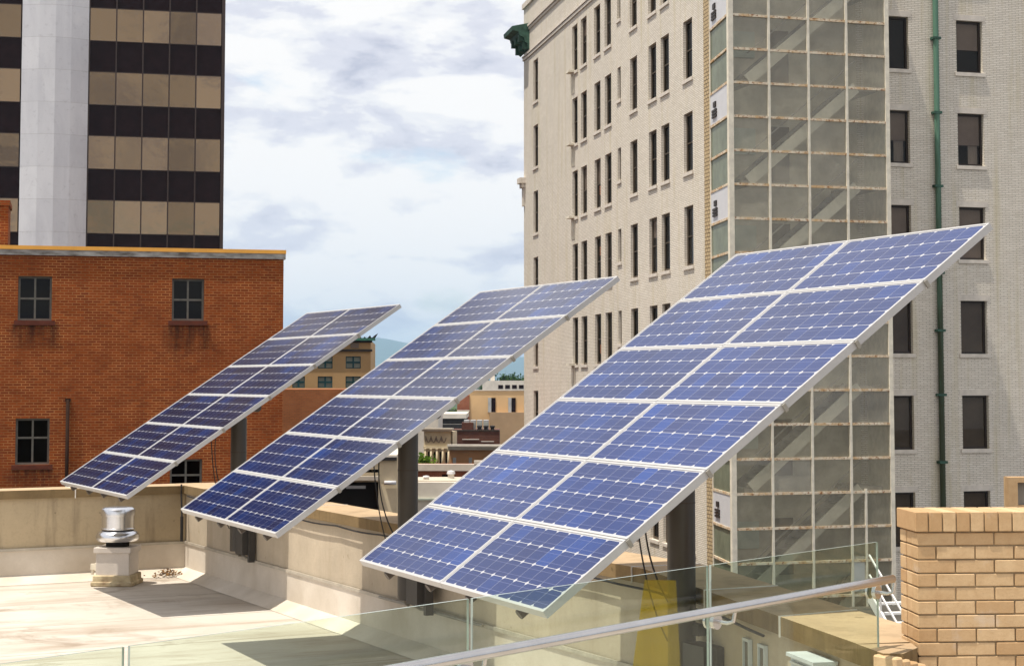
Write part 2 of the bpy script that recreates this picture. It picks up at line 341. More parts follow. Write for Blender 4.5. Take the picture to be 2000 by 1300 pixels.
# ------------------------------------------------------------------ mesh builder
class MB:
    def __init__(s, M=None): s.v = []; s.f = []; s.m = []; s.uv = []; s.sm = []; s.M = M
    def face(s, pts, mat=0, uv=None, smooth=False):
        pts = [Vector(p) for p in pts]
        if uv is None:
            n = Vector((0, 0, 0))
            for i in range(len(pts)):
                a, b = pts[i], pts[(i + 1) % len(pts)]
                n += Vector(((a.y - b.y) * (a.z + b.z), (a.z - b.z) * (a.x + b.x), (a.x - b.x) * (a.y + b.y)))
            if n.length > 0: n.normalize()
            if abs(n.z) > 0.7: uv = [(p.x, p.y) for p in pts]
            else:
                t = Vector((-n.y, n.x, 0)).normalized(); uv = [(p.dot(t), p.z) for p in pts]
        k = len(s.v)
        s.v += [(s.M @ p) if s.M else p for p in pts]
        s.f.append(tuple(range(k, k + len(pts)))); s.m.append(mat); s.uv.append(uv); s.sm.append(smooth)
    def box(s, x0, x1, y0, y1, z0, z1, mat=0, skip=''):
        P = [(x0, y0, z0), (x1, y0, z0), (x1, y1, z0), (x0, y1, z0), (x0, y0, z1), (x1, y0, z1), (x1, y1, z1), (x0, y1, z1)]
        for k, q in (('b', (3, 2, 1, 0)), ('t', (4, 5, 6, 7)), ('f', (0, 1, 5, 4)), ('k', (2, 3, 7, 6)), ('r', (1, 2, 6, 5)), ('l', (3, 0, 4, 7))):
            if k not in skip: s.face([P[i] for i in q], mat)
    def prism(s, poly, z0, z1, mat=0, matside=None):
        ms = mat if matside is None else matside
        n = len(poly)
        s.face([(x, y, z1) for x, y in poly], mat); s.face([(x, y, z0) for x, y in reversed(poly)], mat)
        for i in range(n):
            a, b = poly[i], poly[(i + 1) % n]
            s.face([(a[0], a[1], z0), (b[0], b[1], z0), (b[0], b[1], z1), (a[0], a[1], z1)], ms)
    def bar(s, p0, p1, w, h, mat=0, up=(0, 0, 1)):
        p0, p1 = Vector(p0), Vector(p1); d = (p1 - p0).normalized(); up = Vector(up)
        sd = d.cross(up)
        if sd.length < 1e-4: sd = d.cross(Vector((1, 0, 0)))
        sd.normalize(); u = sd.cross(d).normalized()
        c = [sd * (w / 2) * i + u * (h / 2) * j for i, j in ((-1, -1), (1, -1), (1, 1), (-1, 1))]
        A = [p0 + q for q in c]; B = [p1 + q for q in c]
        for i in range(4): s.face([A[i], A[(i + 1) % 4], B[(i + 1) % 4], B[i]], mat)
        s.face(A[::-1], mat); s.face(B, mat)
    def tube(s, path, r, n=10, mat=0, caps=True):
        path = [Vector(p) for p in path]; rings = []
        for i, p in enumerate(path):
            d = (path[min(i + 1, len(path) - 1)] - path[max(i - 1, 0)]).normalized()
            a = d.cross(Vector((0, 0, 1)))
            if a.length < 1e-3: a = d.cross(Vector((1, 0, 0)))
            a.normalize(); b = d.cross(a).normalized()
            rr = r[i] if isinstance(r, (list, tuple)) else r
            rings.append([p + (a * math.cos(2 * math.pi * k / n) + b * math.sin(2 * math.pi * k / n)) * rr for k in range(n)])
        for i in range(len(rings) - 1):
            for k in range(n):
                s.face([rings[i][k], rings[i + 1][k], rings[i + 1][(k + 1) % n], rings[i][(k + 1) % n]], mat, smooth=True)
        if caps: s.face(rings[0], mat); s.face(rings[-1][::-1], mat)
    def lathe(s, prof, c=(0, 0, 0), n=32, mat=0):
        c = Vector(c)
        for i in range(len(prof) - 1):
            (r0, z0), (r1, z1) = prof[i], prof[i + 1]
            for k in range(n):
                a0, a1 = 2 * math.pi * k / n, 2 * math.pi * (k + 1) / n
                q = [c + Vector((r0 * math.cos(a0), r0 * math.sin(a0), z0)), c + Vector((r0 * math.cos(a1), r0 * math.sin(a1), z0)),
                     c + Vector((r1 * math.cos(a1), r1 * math.sin(a1), z1)), c + Vector((r1 * math.cos(a0), r1 * math.sin(a0), z1))]
                if r0 < 1e-6: q = [q[0], q[2], q[3]]
                elif r1 < 1e-6: q = q[:3]
                s.face(q, mat, smooth=True)
    def mesh(s, name, mats, weld=False, bevel=0):
        weld = weld or any(s.sm)
        me = bpy.data.meshes.new(name)
        me.from_pydata([tuple(p) for p in s.v], [], s.f)
        for m in mats: me.materials.append(MATS[m])
        me.polygons.foreach_set('material_index', s.m); me.polygons.foreach_set('use_smooth', s.sm)
        ul = me.uv_layers.new(name='UVMap'); flat = []
        for q in s.uv:
            for a in q: flat += [a[0], a[1]]
        ul.data.foreach_set('uv', flat)
        if weld:
            bm = bmesh.new(); bm.from_mesh(me); bmesh.ops.remove_doubles(bm, verts=bm.verts, dist=1e-5)
            if any(s.sm):
                for e in bm.edges:
                    if len(e.link_faces) == 2 and e.calc_face_angle(0) > 0.62: e.smooth = False
            if bevel: bmesh.ops.bevel(bm, geom=list(bm.edges), offset=bevel, segments=1, affect='EDGES', profile=0.5)
            bm.to_mesh(me); bm.free()
        me.update(); return me
    def build(s, name, mats, parent=None, weld=False, bevel=0, loc=None):
        if isinstance(mats, str): mats = [mats]
        return link(name, s.mesh(name, mats, weld, bevel), parent, loc)

def link(name, me, parent=None, loc=None, rz=0.0):
    o = bpy.data.objects.new(name, me); COL.objects.link(o)
    if parent is not None: o.parent = parent
    if loc is not None: o.location = loc
    if rz: o.rotation_euler = (0, 0, rz)
    return o
def tag(o, label=None, cat=None, group=None, kind=None):
    for k, v in (('label', label), ('category', cat), ('group', group), ('kind', kind)):
        if v: o[k] = v
    return o
def thing(name, label, cat, loc=(0, 0, 0), rz=0.0, group=None):
    o = bpy.data.objects.new(name, None); COL.objects.link(o); o.empty_display_size = 0.3
    o.location = loc; o.rotation_euler = (0, 0, rz)
    return tag(o, label, cat, group)
def ucuts(vals):
    vals = sorted(vals); out = []
    for v in vals:
        if not out or v - out[-1] > 1e-4: out.append(v)
    return out
def facade(mb, x0, x1, z0, z1, holes, depth=0.25, y=0.0, mat=0):
    """wall sheet facing -y with rectangular openings and their reveals"""
    xs = ucuts([x0, x1] + [h[0] for h in holes] + [h[1] for h in holes])
    zs = ucuts([z0, z1] + [h[2] for h in holes] + [h[3] for h in holes])
    for i in range(len(xs) - 1):
        run = None
        for j in range(len(zs) - 1):
            cx, cz = (xs[i] + xs[i + 1]) / 2, (zs[j] + zs[j + 1]) / 2
            solid = not any(h[0] < cx < h[1] and h[2] < cz < h[3] for h in holes)
            if solid and run is None: run = zs[j]
            if run is not None and (not solid or j == len(zs) - 2):
                top = zs[j + 1] if solid else zs[j]
                mb.face([(xs[i], y, run), (xs[i + 1], y, run), (xs[i + 1], y, top), (xs[i], y, top)], mat); run = None
    for a, b, c, d in holes:
        for q in ([(a, y, c), (a, y + depth, c), (a, y + depth, d), (a, y, d)][::-1], [(b, y, c), (b, y + depth, c), (b, y + depth, d), (b, y, d)],
                  [(a, y, d), (b, y, d), (b, y + depth, d), (a, y + depth, d)][::-1], [(a, y, c), (b, y, c), (b, y + depth, c), (a, y + depth, c)]):
            mb.face(q, mat)

# ------------------------------------------------------------------ windows (meshes shared between equal windows)
CACHE = {}
def cached(key, fn):
    if key not in CACHE: CACHE[key] = fn()
    return CACHE[key]
def frame_mesh(w, h, fw, d, mat, mx=0, mz=(), mw=0.05):
    def f():
        mb = MB(); y0, y1 = d, d + 0.07
        mb.box(0, fw, y0, y1, 0, h); mb.box(w - fw, w, y0, y1, 0, h)
        mb.box(fw, w - fw, y0, y1, 0, fw); mb.box(fw, w - fw, y0, y1, h - fw, h)
        for k in range(mx): x = w * (k + 1) / (mx + 1); mb.box(x - mw / 2, x + mw / 2, y0 + 0.012, y1 - 0.008, fw, h - fw)
        for z in mz:
            xs = [fw] + [w * (k + 1) / (mx + 1) for k in range(mx)] + [w - fw]
            for i in range(len(xs) - 1):
                a = xs[i] + (mw / 2 if i else 0); b = xs[i + 1] - (mw / 2 if i < len(xs) - 2 else 0)
                mb.box(a, b, y0 + 0.006, y1 - 0.01, h * z - mw / 2, h * z + mw / 2)
        return mb.mesh('window', [mat])
    return cached(('fr', round(w, 2), round(h, 2), fw, d, mat, mx, mz, mw), f)
def rect_mesh(nm, x0, x1, z0, z1, y, mat):
    def f():
        mb = MB(); mb.face([(x0, y, z0), (x1, y, z0), (x1, y, z1), (x0, y, z1)]); return mb.mesh(nm, [mat])
    return cached((nm, round(x0, 2), round(x1, 2), round(z0, 2), round(z1, 2), y, mat), f)
def box_mesh(nm, x0, x1, y0, y1, z0, z1, mat):
    def f():
        mb = MB(); mb.box(x0, x1, y0, y1, z0, z1); return mb.mesh(nm, [mat])
    return cached((nm, round(x0, 2), round(x1, 2), y0, y1, round(z0, 2), round(z1, 2), mat), f)
def window(parent, M, u0, u1, z0, z1, fmat='dark_frame', gmat='window_glass', fw=0.07, d=0.12, mx=0, mz=(0.5,), sill=None, lintel=None, blind=0.0, bmat='blind_brown', curt=False, grille=None, bo=0.06, mw=0.05, sillh=0.14, linh=0.2):
    w, h = u1 - u0, z1 - z0
    p = M @ Vector((u0, 0, z0)); rz = math.atan2(M[1][0], M[0][0])
    o = link('window', frame_mesh(w, h, fw, d, fmat, mx, mz, mw), parent, p, rz)
    link('pane', rect_mesh('pane', fw, w - fw, fw, h - fw, d + 0.045, gmat), o)
    if sill: link('sill', box_mesh('sill', -0.09, w + 0.09, -0.06, d + 0.0, -sillh, -0.002, sill), o)
    if lintel: link('lintel', box_mesh('lintel', -0.12, w + 0.12, -0.012, 0.06, h + 0.002, h + linh, lintel), o)
    if blind > 0: link('blind', rect_mesh('blind', fw - 0.02, w - fw + 0.02, h * (1 - blind), h - fw + 0.02, d + bo, bmat), o)
    if curt: link('curtain', rect_mesh('curtain', w * 0.5, w * 0.86, fw, h * (1 - blind), d + 0.1, 'curtain'), o)
    if grille:
        def g():
            mb = MB()
            for k in range(4): mb.box(w * 0.5, w - fw, d - 0.01, d + 0.03, h * grille + k * 0.11, h * grille + k * 0.11 + 0.06)
            return mb.mesh('vent_grille', ['vent_orange'])
        link('vent_grille', cached(('gr', round(w, 2), round(h, 2), grille), g), o)
    return o

# ================================================================== SETTING
GZ = -20.0
mb = MB()
g = 19000.0
mb.face([(-g, -400, GZ), (g, -400, GZ), (g, 19000, GZ), (-g, 19000, GZ)])
tag(mb.build('ground', 'asphalt'), kind='structure')

def ridge():
    mb = MB(); rng = random.Random(3)
    ph = [(rng.uniform(0, 6.28), rng.uniform(0.7, 1.3)) for _ in range(10)]
    def hz(x, y):
        s = sum(math.sin(x * 0.0008 * (k + 1) * ph[k][1] + y * 0.00055 * (k + 1) + ph[k][0]) / (k + 1.2) for k in range(10))
        crest = 216 + 175 * math.exp(-((x + 1280) / 660) ** 2) + 80 * math.exp(-((x - 5200) / 2400) ** 2) + 120 * math.exp(-((x + 5800) / 1800) ** 2)
        prof = math.sin(max(0, min(1, (y - 13200) / 5600)) * math.pi) ** 0.8
        return GZ + 1 + (crest + 20 + 16 * s) * prof
    nx, ny = 240, 22
    X = [-16000 + 32000 * i / nx for i in range(nx + 1)]; Y = [13200 + 5600 * j / ny for j in range(ny + 1)]
    H = [[hz(x, y) for y in Y] for x in X]
    for i in range(nx):
        for j in range(ny):
            mb.face([(X[i], Y[j], H[i][j]), (X[i + 1], Y[j], H[i + 1][j]), (X[i + 1], Y[j + 1], H[i + 1][j + 1]), (X[i], Y[j + 1], H[i][j + 1])], smooth=True)
    tag(mb.build('hills', 'hill_forest', weld=True), kind='structure')
ridge()

# ------------------------------------------------------------------ our roof
FZ = -2.48                       # roof membrane level
CZ = -1.34                       # coping top
CT = 0.105                       # coping thickness
A = Vector((-4.21, 22.48)); B = Vector((0.95, 12.53)); C = Vector((1.765, 9.00))
dAB = (B - A).normalized(); nAB = Vector((-dAB.y, dAB.x))       # towards the street (right side)
if nAB.x < 0: nAB = -nAB
dBC = (C - B).normalized(); nBC = Vector((-dBC.y, dBC.x))
if nBC.x < 0: nBC = -nBC
dBK = Vector((-0.882, -0.471)); nBK = Vector((-0.471, 0.882))   # back parapet runs left from the corner
def miter(p, n1, n2, off):
    m = (n1 + n2).normalized(); return p + m * (off / m.dot(n1))
mb = MB()
fl = [A + Vector((0.1, 0.3)), B + Vector((0.25, 0)), Vector((2.2, 7.9)), Vector((1.6, 7.0)), Vector((-2.0, 3.2)), Vector((-14, 3.2)), A + dBK * 11 + Vector((0, 0.2))]
mb.prism([(p.x, p.y) for p in fl][::-1], FZ - 0.25, FZ)
tag(mb.build('roof', 'roof_membrane'), kind='structure')

def wall_line(pts, norms, name, label, matf, cop_w=0.54, ext=GZ, seam=(), CZ=CZ, fz=0.0):
    """low roof wall: body, stone coping, white base flashing with its bar; pts = inner edge of the coping"""
    root = thing(name, label, 'parapet wall', (pts[0].x, pts[0].y, FZ))
    o = Vector((pts[0].x, pts[0].y, FZ))
    def P(off):
        r = []
        for i, p in enumerate(pts):
            if i == 0: r.append(p + norms[0] * off)
            elif i == len(pts) - 1: r.append(p + norms[-1] * off)
            else: r.append(miter(p, norms[i - 1], norms[i], off))
        return [q - Vector((o.x, o.y)) for q in r]
    def strip(off0, off1, z0, z1, mats, nm, mt=0, ms=0):
        a, b = P(off0), P(off1); mb = MB(); z0 -= FZ; z1 -= FZ
        for i in range(len(a) - 1):
            k = 6
            for j in range(k):
                t0, t1 = j / k, (j + 1) / k
                a0, a1 = a[i].lerp(a[i + 1], t0), a[i].lerp(a[i + 1], t1); b0, b1 = b[i].lerp(b[i + 1], t0), b[i].lerp(b[i + 1], t1)
                mb.face([(a0.x, a0.y, z0), (a1.x, a1.y, z0), (a1.x, a1.y, z1), (a0.x, a0.y, z1)], ms)
                mb.face([(b1.x, b1.y, z0), (b0.x, b0.y, z0), (b0.x, b0.y, z1), (b1.x, b1.y, z1)], ms)
                mb.face([(a0.x, a0.y, z1), (a1.x, a1.y, z1), (b1.x, b1.y, z1), (b0.x, b0.y, z1)], mt)
                mb.face([(b0.x, b0.y, z0), (b1.x, b1.y, z0), (a1.x, a1.y, z0), (a0.x, a0.y, z0)], ms)
        for q0, q1 in ((a[0], b[0]), (b[-1], a[-1])):
            mb.face([(q0.x, q0.y, z0), (q0.x, q0.y, z1), (q1.x, q1.y, z1), (q1.x, q1.y, z0)], ms)
        return mb.build(nm, mats, root)
    strip(0.045, cop_w - 0.05, ext, CZ - CT, [matf], 'wall_body')
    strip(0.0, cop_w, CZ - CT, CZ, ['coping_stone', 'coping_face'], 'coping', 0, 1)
    strip(0.032, 0.0449, FZ + 0.002, FZ + 0.40 - fz, ['flashing'], 'base_flashing')
    strip(0.018, 0.0319, FZ + 0.40 - fz, FZ + 0.432 - fz, ['termination_bar'], 'termination_bar')
    # sloped fillet where the membrane turns up
    a, b = P(0.031), P(-0.16); mb = MB()
    for i in range(len(a) - 1):
        mb.face([(b[i].x, b[i].y, 0.004), (b[i + 1].x, b[i + 1].y, 0.004), (a[i + 1].x, a[i + 1].y, 0.10), (a[i].x, a[i].y, 0.10)])
    mb.build('fillet', 'flashing', root)
    for (i, t, skew) in seam:
        q = P(-0.006); r_ = P(cop_w); p0 = q[i].lerp(q[i + 1], t); p1 = r_[i].lerp(r_[i + 1], t + skew); mb = MB()
        mb.bar((p0.x, p0.y, CZ - FZ + 0.002), (p1.x, p1.y, CZ - FZ + 0.002), 0.016, 0.006)
        mb.bar((p0.x, p0.y, CZ - FZ - CT - 0.01), (p0.x, p0.y, CZ - FZ + 0.003), 0.016, 0.010)
        mb.build('joint_sealant', 'sealant_white', root)
    return root
w1 = wall_line([A - dAB * 0.46, B, C], [nAB, nBC], 'parapet_wall', 'long sunlit concrete parapet wall with tan coping that carries the steel poles', 'wall_concrete', seam=((0, 0.40, 0.0), (0, 0.66, 0.0), (0, 0.985, 0.0), (1, 0.355, -0.02), (1, 0.71, -0.04)))
mb = MB(); wp_ = [(1.766, 8.999), (1.832, 8.70), (1.93, 8.69), (2.045, 8.885), (2.05, 9.04)]
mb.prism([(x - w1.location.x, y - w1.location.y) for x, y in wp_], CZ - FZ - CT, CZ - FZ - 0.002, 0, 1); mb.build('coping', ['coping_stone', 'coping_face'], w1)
mb = MB(); wp_ = [(1.80, 8.999), (1.868, 8.74), (1.93, 8.73), (2.04, 8.90), (2.045, 9.03)]
mb.prism([(x - w1.location.x, y - w1.location.y) for x, y in wp_], -0.1, CZ - FZ - CT - 0.001); mb.build('wall_body', 'wall_concrete', w1)
bk0 = A + dBK * 0.0
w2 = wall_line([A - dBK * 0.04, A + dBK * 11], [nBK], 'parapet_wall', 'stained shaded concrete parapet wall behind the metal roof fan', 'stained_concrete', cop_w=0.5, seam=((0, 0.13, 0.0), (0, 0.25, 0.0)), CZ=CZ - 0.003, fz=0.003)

# deck the photographer stands on, behind the glass railing
mb = MB()
gl0 = Vector((-1.75, 4.78)); gl1 = Vector((1.92, 8.98))
gd = (gl1 - gl0).normalized(); gn = Vector((gd.y, -gd.x))
dk = [gl0 - gd * 4 - gn * 0.05, gl1 - gn * 0.05, gl1 + Vector((6, 1.2)), Vector((8, -4)), Vector((-6, -4))]
mb.prism([(p.x, p.y) for p in dk][::-1], -2.47, -1.85)
tag(mb.build('deck', 'deck_paver'), kind='structure')
mb = MB(); mb.prism([(-14, -4), (9, -4), (9, 8.3), (1.9, 8.3), (1.4, 12), (-4.0, 22.0), (-13, 17.6)][::1], GZ, FZ - 0.255)
tag(mb.build('brick_building', 'red_brick'), 'brick building carrying the white roof, below the parapet', 'building')

# ================================================================== SOLAR ARRAYS
PW = 2.93; PH = PW * 1.279; MW = PW / 2; MH = PH / 6
def module_meshes():
    f = MB(); gp = 0.003; x0, x1, y0, y1 = gp, MW - gp, gp, MH - gp; fw = 0.014; t = 0.046
    f.box(x0, x1, y0, y0 + fw, -t, 0); f.box(x0, x1, y1 - fw, y1, -t, 0)
    f.box(x0, x0 + fw, y0 + fw, y1 - fw, -t, 0); f.box(x1 - fw, x1, y0 + fw, y1 - fw, -t, 0)
    f.face([(x0 + fw, y0 + fw, -0.012), (x0 + fw, y1 - fw, -0.012), (x1 - fw, y1 - fw, -0.012), (x1 - fw, y0 + fw, -0.012)], 1)
    fm = f.mesh('solar_module', ['aluminium', 'back_sheet'])
    c = MB(); a, b, cc, d = x0 + fw, x1 - fw, y0 + fw, y1 - fw
    mg = 0.014; mv = 0.006; cw = (b - a - 2 * mg) / 9; ch = (d - cc - 2 * mv) / 4
    U = lambda x, y: ((x - a - mg) / cw, (y - cc - mv) / ch)
    q = [(a, cc), (b, cc), (b, d), (a, d)]
    c.face([(x, y, -0.004) for x, y in q], 0, [U(*p) for p in q])
    return fm, c.mesh('cell_sheet', ['solar_cells'])
MOD = module_meshes()
def array(pos, yaw, tilt, label, tint):
    e = Vector((math.cos(yaw), math.sin(yaw), 0)); b = Vector((-math.sin(yaw), math.cos(yaw), 0))
    s = b * math.cos(tilt) + Vector((0, 0, math.sin(tilt))); n = e.cross(s)
    pos = Vector(pos); cen = pos + e * PW / 2 + s * PH / 2
    pt = cen - n * 0.30
    base = Vector((pt.x, pt.y, -1.97))
    root = thing('solar_array', label, 'solar array', base, 0, 'tilted solar arrays on steel poles along the roof wall')
    PM = Matrix.Translation(pos - base) @ Matrix(((e.x, s.x, n.x, 0), (e.y, s.y, n.y, 0), (e.z, s.z, n.z, 0), (0, 0, 0, 1)))
    rr = random.Random(int(pos.y * 10))
    for j in range(6):
        for i in range(2):
            o = link('solar_module', MOD[0], root); o.matrix_basis = PM @ Matrix.Translation((i * MW, j * MH, 0))
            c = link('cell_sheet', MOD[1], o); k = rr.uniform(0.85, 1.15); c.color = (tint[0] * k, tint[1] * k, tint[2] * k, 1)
    for x in (0.42, 1.16, 1.80, 2.52):                       # rails up the slope
        mb = MB(PM); mb.tube([(x, 0.0, -0.082), (x, PH - 0.05, -0.082)], 0.030, 10)
        mb.build('support_rail', 'bronze_metal', root)
    mb = MB(PM); mb.tube([(0.40, PH / 2, -0.165), (PW - 0.62, PH / 2, -0.165)], 0.05, 14)
    mb.build('cross_tube', 'pole_paint', root)
    mb = MB(PM)
    for y in (PH * 0.30, PH * 0.70): mb.box(PW / 2 - 0.55, PW / 2 + 0.55, y - 0.03, y + 0.03, -0.16, -0.105)
    mb.bar((PW / 2, PH * 0.30, -0.14), (PW / 2, PH / 2, -0.34), 0.05, 0.05); mb.bar((PW / 2, PH * 0.70, -0.14), (PW / 2, PH / 2, -0.34), 0.05, 0.05)
    mb.build('tilt_brace', 'bronze_metal', root)
    for x in (-0.008, PW + 0.008):
        for k in range(1, 6):
            mb = MB(PM); mb.box(x - 0.005, x + 0.005, k * MH - 0.012, k * MH + 0.012, -0.052, -0.004)
            mb.build('clip', 'conduit_grey', root)
    # the pole hangs on the wall's inner face, ending above the membrane
    h = pt.z - base.z
    mb = MB(); mb.tube([(0, 0, 0), (0, 0, h - 0.02)], 0.092, 28)
    mb.build('pole', 'pole_paint', root)
    for z, r_ in ((0.575, 0.096), (h - 0.42, 0.094)):
        mb = MB(); mb.tube([(0, 0, z), (0, 0, z + 0.012)], r_, 28); mb.build('collar', 'bronze_metal', root)
    mb = MB(); d = dAB; nn = nAB
    for z in (0.06, 0.34):
        mb.box(-0.16, 0.16, 0.02, 0.085, z, z + 0.07)
    o = mb.build('wall_bracket', 'box_paint', root); o.rotation_euler = (0, 0, math.atan2(d.y, d.x))
    mb = MB(); mb.box(0.10, 0.34, -0.06, 0.075, -0.02, 0.30); mb.box(0.35, 0.40, 0.0, 0.075, -0.10, 0.30)
    o = mb.build('combiner_box', 'box_paint', root, weld=False); o.rotation_euler = (0, 0, math.atan2(d.y, d.x))
    # wires hanging from the head
    rw = math.atan2(d.y, d.x)
    def hang(p, q, sag, side, n=16):
        p, q = Vector(p), Vector(q); r = []
        for k in range(n + 1):
            t = k / n; b_ = 4 * t * (1 - t); r.append(p.lerp(q, t) + Vector((-side * b_, -0.03 * b_, -sag * b_)))
        return r
    for pth in (hang(PM @ Vector((PW / 2 - 0.1, PH / 2 - 0.25, -0.12)), (-0.094, -0.03, h - 1.30), 0.12, 0.05), hang(PM @ Vector((PW / 2 + 0.1, PH / 2 - 0.2, -0.12)), (-0.092, -0.04, h - 1.05), 0.05, 0.10)):
        mb = MB(); mb.tube(pth, 0.006, 6); mb.build('wire', 'cable_black', root)
    for pth in ([(-0.085, 0.0, 0.16), (-0.10, 0.0, 0.06), (-0.115, 0.02, -0.03), (-0.16, 0.08, -0.078), (-0.24, 0.11, -0.08), (-0.9, 0.11, -0.082)],
                [(0.05, 0.02, 0.0), (0.065, 0.03, -0.04), (0.10, 0.08, -0.08), (0.18, 0.11, -0.082), (1.3, 0.11, -0.084)]):
        mb = MB(); mb.tube(pth, 0.014, 8); o = mb.build('conduit', 'conduit_grey', root); o.rotation_euler = (0, 0, rw)
    return root
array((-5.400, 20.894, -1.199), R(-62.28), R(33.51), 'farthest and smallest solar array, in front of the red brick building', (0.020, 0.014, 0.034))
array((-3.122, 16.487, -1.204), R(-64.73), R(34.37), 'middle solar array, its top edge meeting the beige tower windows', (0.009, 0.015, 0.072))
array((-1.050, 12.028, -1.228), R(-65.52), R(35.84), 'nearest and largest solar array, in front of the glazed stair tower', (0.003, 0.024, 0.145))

# ================================================================== ROOF FITTINGS
def roof_fan():
    root = thing('roof_exhaust_fan', 'spun aluminium mushroom roof fan on a square pale housing', 'roof fan', (-4.82, 21.45, FZ), R(-4))
    mb = MB(); mb.box(-0.235, 0.235, -0.235, 0.235, 0, 0.135); mb.box(-0.255, 0.255, -0.255, 0.255, 0.0, 0.06); mb.build('curb', 'curb_mastic', root, True, 0.012)
    mb = MB(); mb.box(-0.205, 0.205, -0.205, 0.205, 0.125, 0.455); mb.build('housing', 'housing_paint', root, True, 0.006)
    mb = MB(); mb.box(-0.228, 0.228, -0.228, 0.228, 0.40, 0.465); mb.build('housing_flange', 'housing_paint', root, True, 0.004)
    mb = MB(); mb.lathe([(0.14, 0.44), (0.14, 0.52), (0.17, 0.56)], n=24); mb.build('inlet_neck', 'dark_gap', root)
    mb = MB(); mb.lathe([(0.165, 0.525), (0.235, 0.53), (0.258, 0.555), (0.264, 0.585), (0.250, 0.625), (0.215, 0.652), (0.19, 0.658)], n=40); mb.build('fan_bowl', 'brushed_aluminium', root)
    mb = MB(); mb.lathe([(0.188, 0.655), (0.192, 0.668)], n=40); mb.build('shadow_gap', 'dark_gap', root)
    mb = MB(); mb.lathe([(0.198, 0.668), (0.206, 0.672), (0.206, 0.684), (0.196, 0.690), (0.196, 0.838)], n=40); mb.build('motor_shroud', 'brushed_aluminium', root)
    mb = MB(); mb.lathe([(0.206, 0.838), (0.208, 0.885), (0.20, 0.915), (0.175, 0.935), (0.10, 0.942), (0, 0.944)], n=40); mb.build('dome_cap', 'brushed_aluminium', root)
    mb = MB(); mb.box(-0.27, -0.205, -0.05, 0.03, 0.17, 0.26); mb.box(-0.325, -0.27, -0.035, 0.02, 0.18, 0.25); mb.bar((-0.30, -0.01, 0.18), (-0.31, -0.01, 0.12), 0.03, 0.03)
    mb.build('switch_box', 'cream_paint', root)
roof_fan()
def leaf_pile():
    rng = random.Random(5); mb = MB()
    for k in range(170):
        a = rng.uniform(0, 6.28); r_ = abs(rng.gauss(0, 0.11)); x, y = r_ * math.cos(a) * 1.25, r_ * math.sin(a); z = 0.012 + max(0, 0.075 - r_ * 0.35) * rng.random()
        s_ = rng.uniform(0.012, 0.03); d = Vector((rng.gauss(0, 1), rng.gauss(0, 1), rng.gauss(0, 0.5))).normalized(); u = d.cross(Vector((0, 0, 1))).normalized()
        c = Vector((x, y, z)); mb.face([c - d * s_, c + u * s_ * 0.5, c + d * s_, c - u * s_ * 0.5 + Vector((0, 0, 0.008))])
    tag(mb.build('leaf_litter', 'dry_leaf', None, loc=(-4.37, 22.28, FZ + 0.02)), 'small heap of dry brown leaves in the roof corner', 'leaves', kind='stuff')
leaf_pile()
# cable run clipped under the coping and a black conduit in the corner
def along(t, off, z):
    L1, L2 = (B - A).length, (C - B).length; s = t * (L1 + L2)
    p = A + dAB * s - nAB * off if s < L1 else B + dBC * (s - L1) - nBC * off
    return (p.x, p.y, z)
mb = MB(); pts = []
for k in range(61):
    t = 0.012 + 0.9 * k / 60; pts.append(along(t, 0.004, CZ - CT - 0.02 - 0.018 * abs(math.sin(k * 0.55))))
mb.tube(pts, 0.009, 6)
tag(mb.build('power_cable', 'cable_black'), 'thin black cable sagging just under the coping of the sunlit parapet', 'cable')
mb = MB(); p = A + dAB * 0.05 - nAB * -0.01 + dBK * 0.06
mb.tube([(p.x + 0.02, p.y - 0.05, CZ - CT - 0.28), (p.x, p.y, CZ - CT - 0.0), (p.x, p.y, CZ + 0.02)], 0.012, 8); mb.tube([(p.x + 0.02, p.y - 0.05, CZ - CT - 0.28), (p.x + 0.02, p.y - 0.05, FZ + 0.44)], 0.02, 8)
tag(mb.build('conduit', 'cable_black'), 'black conduit running down the inside corner of the two parapet walls', 'conduit')

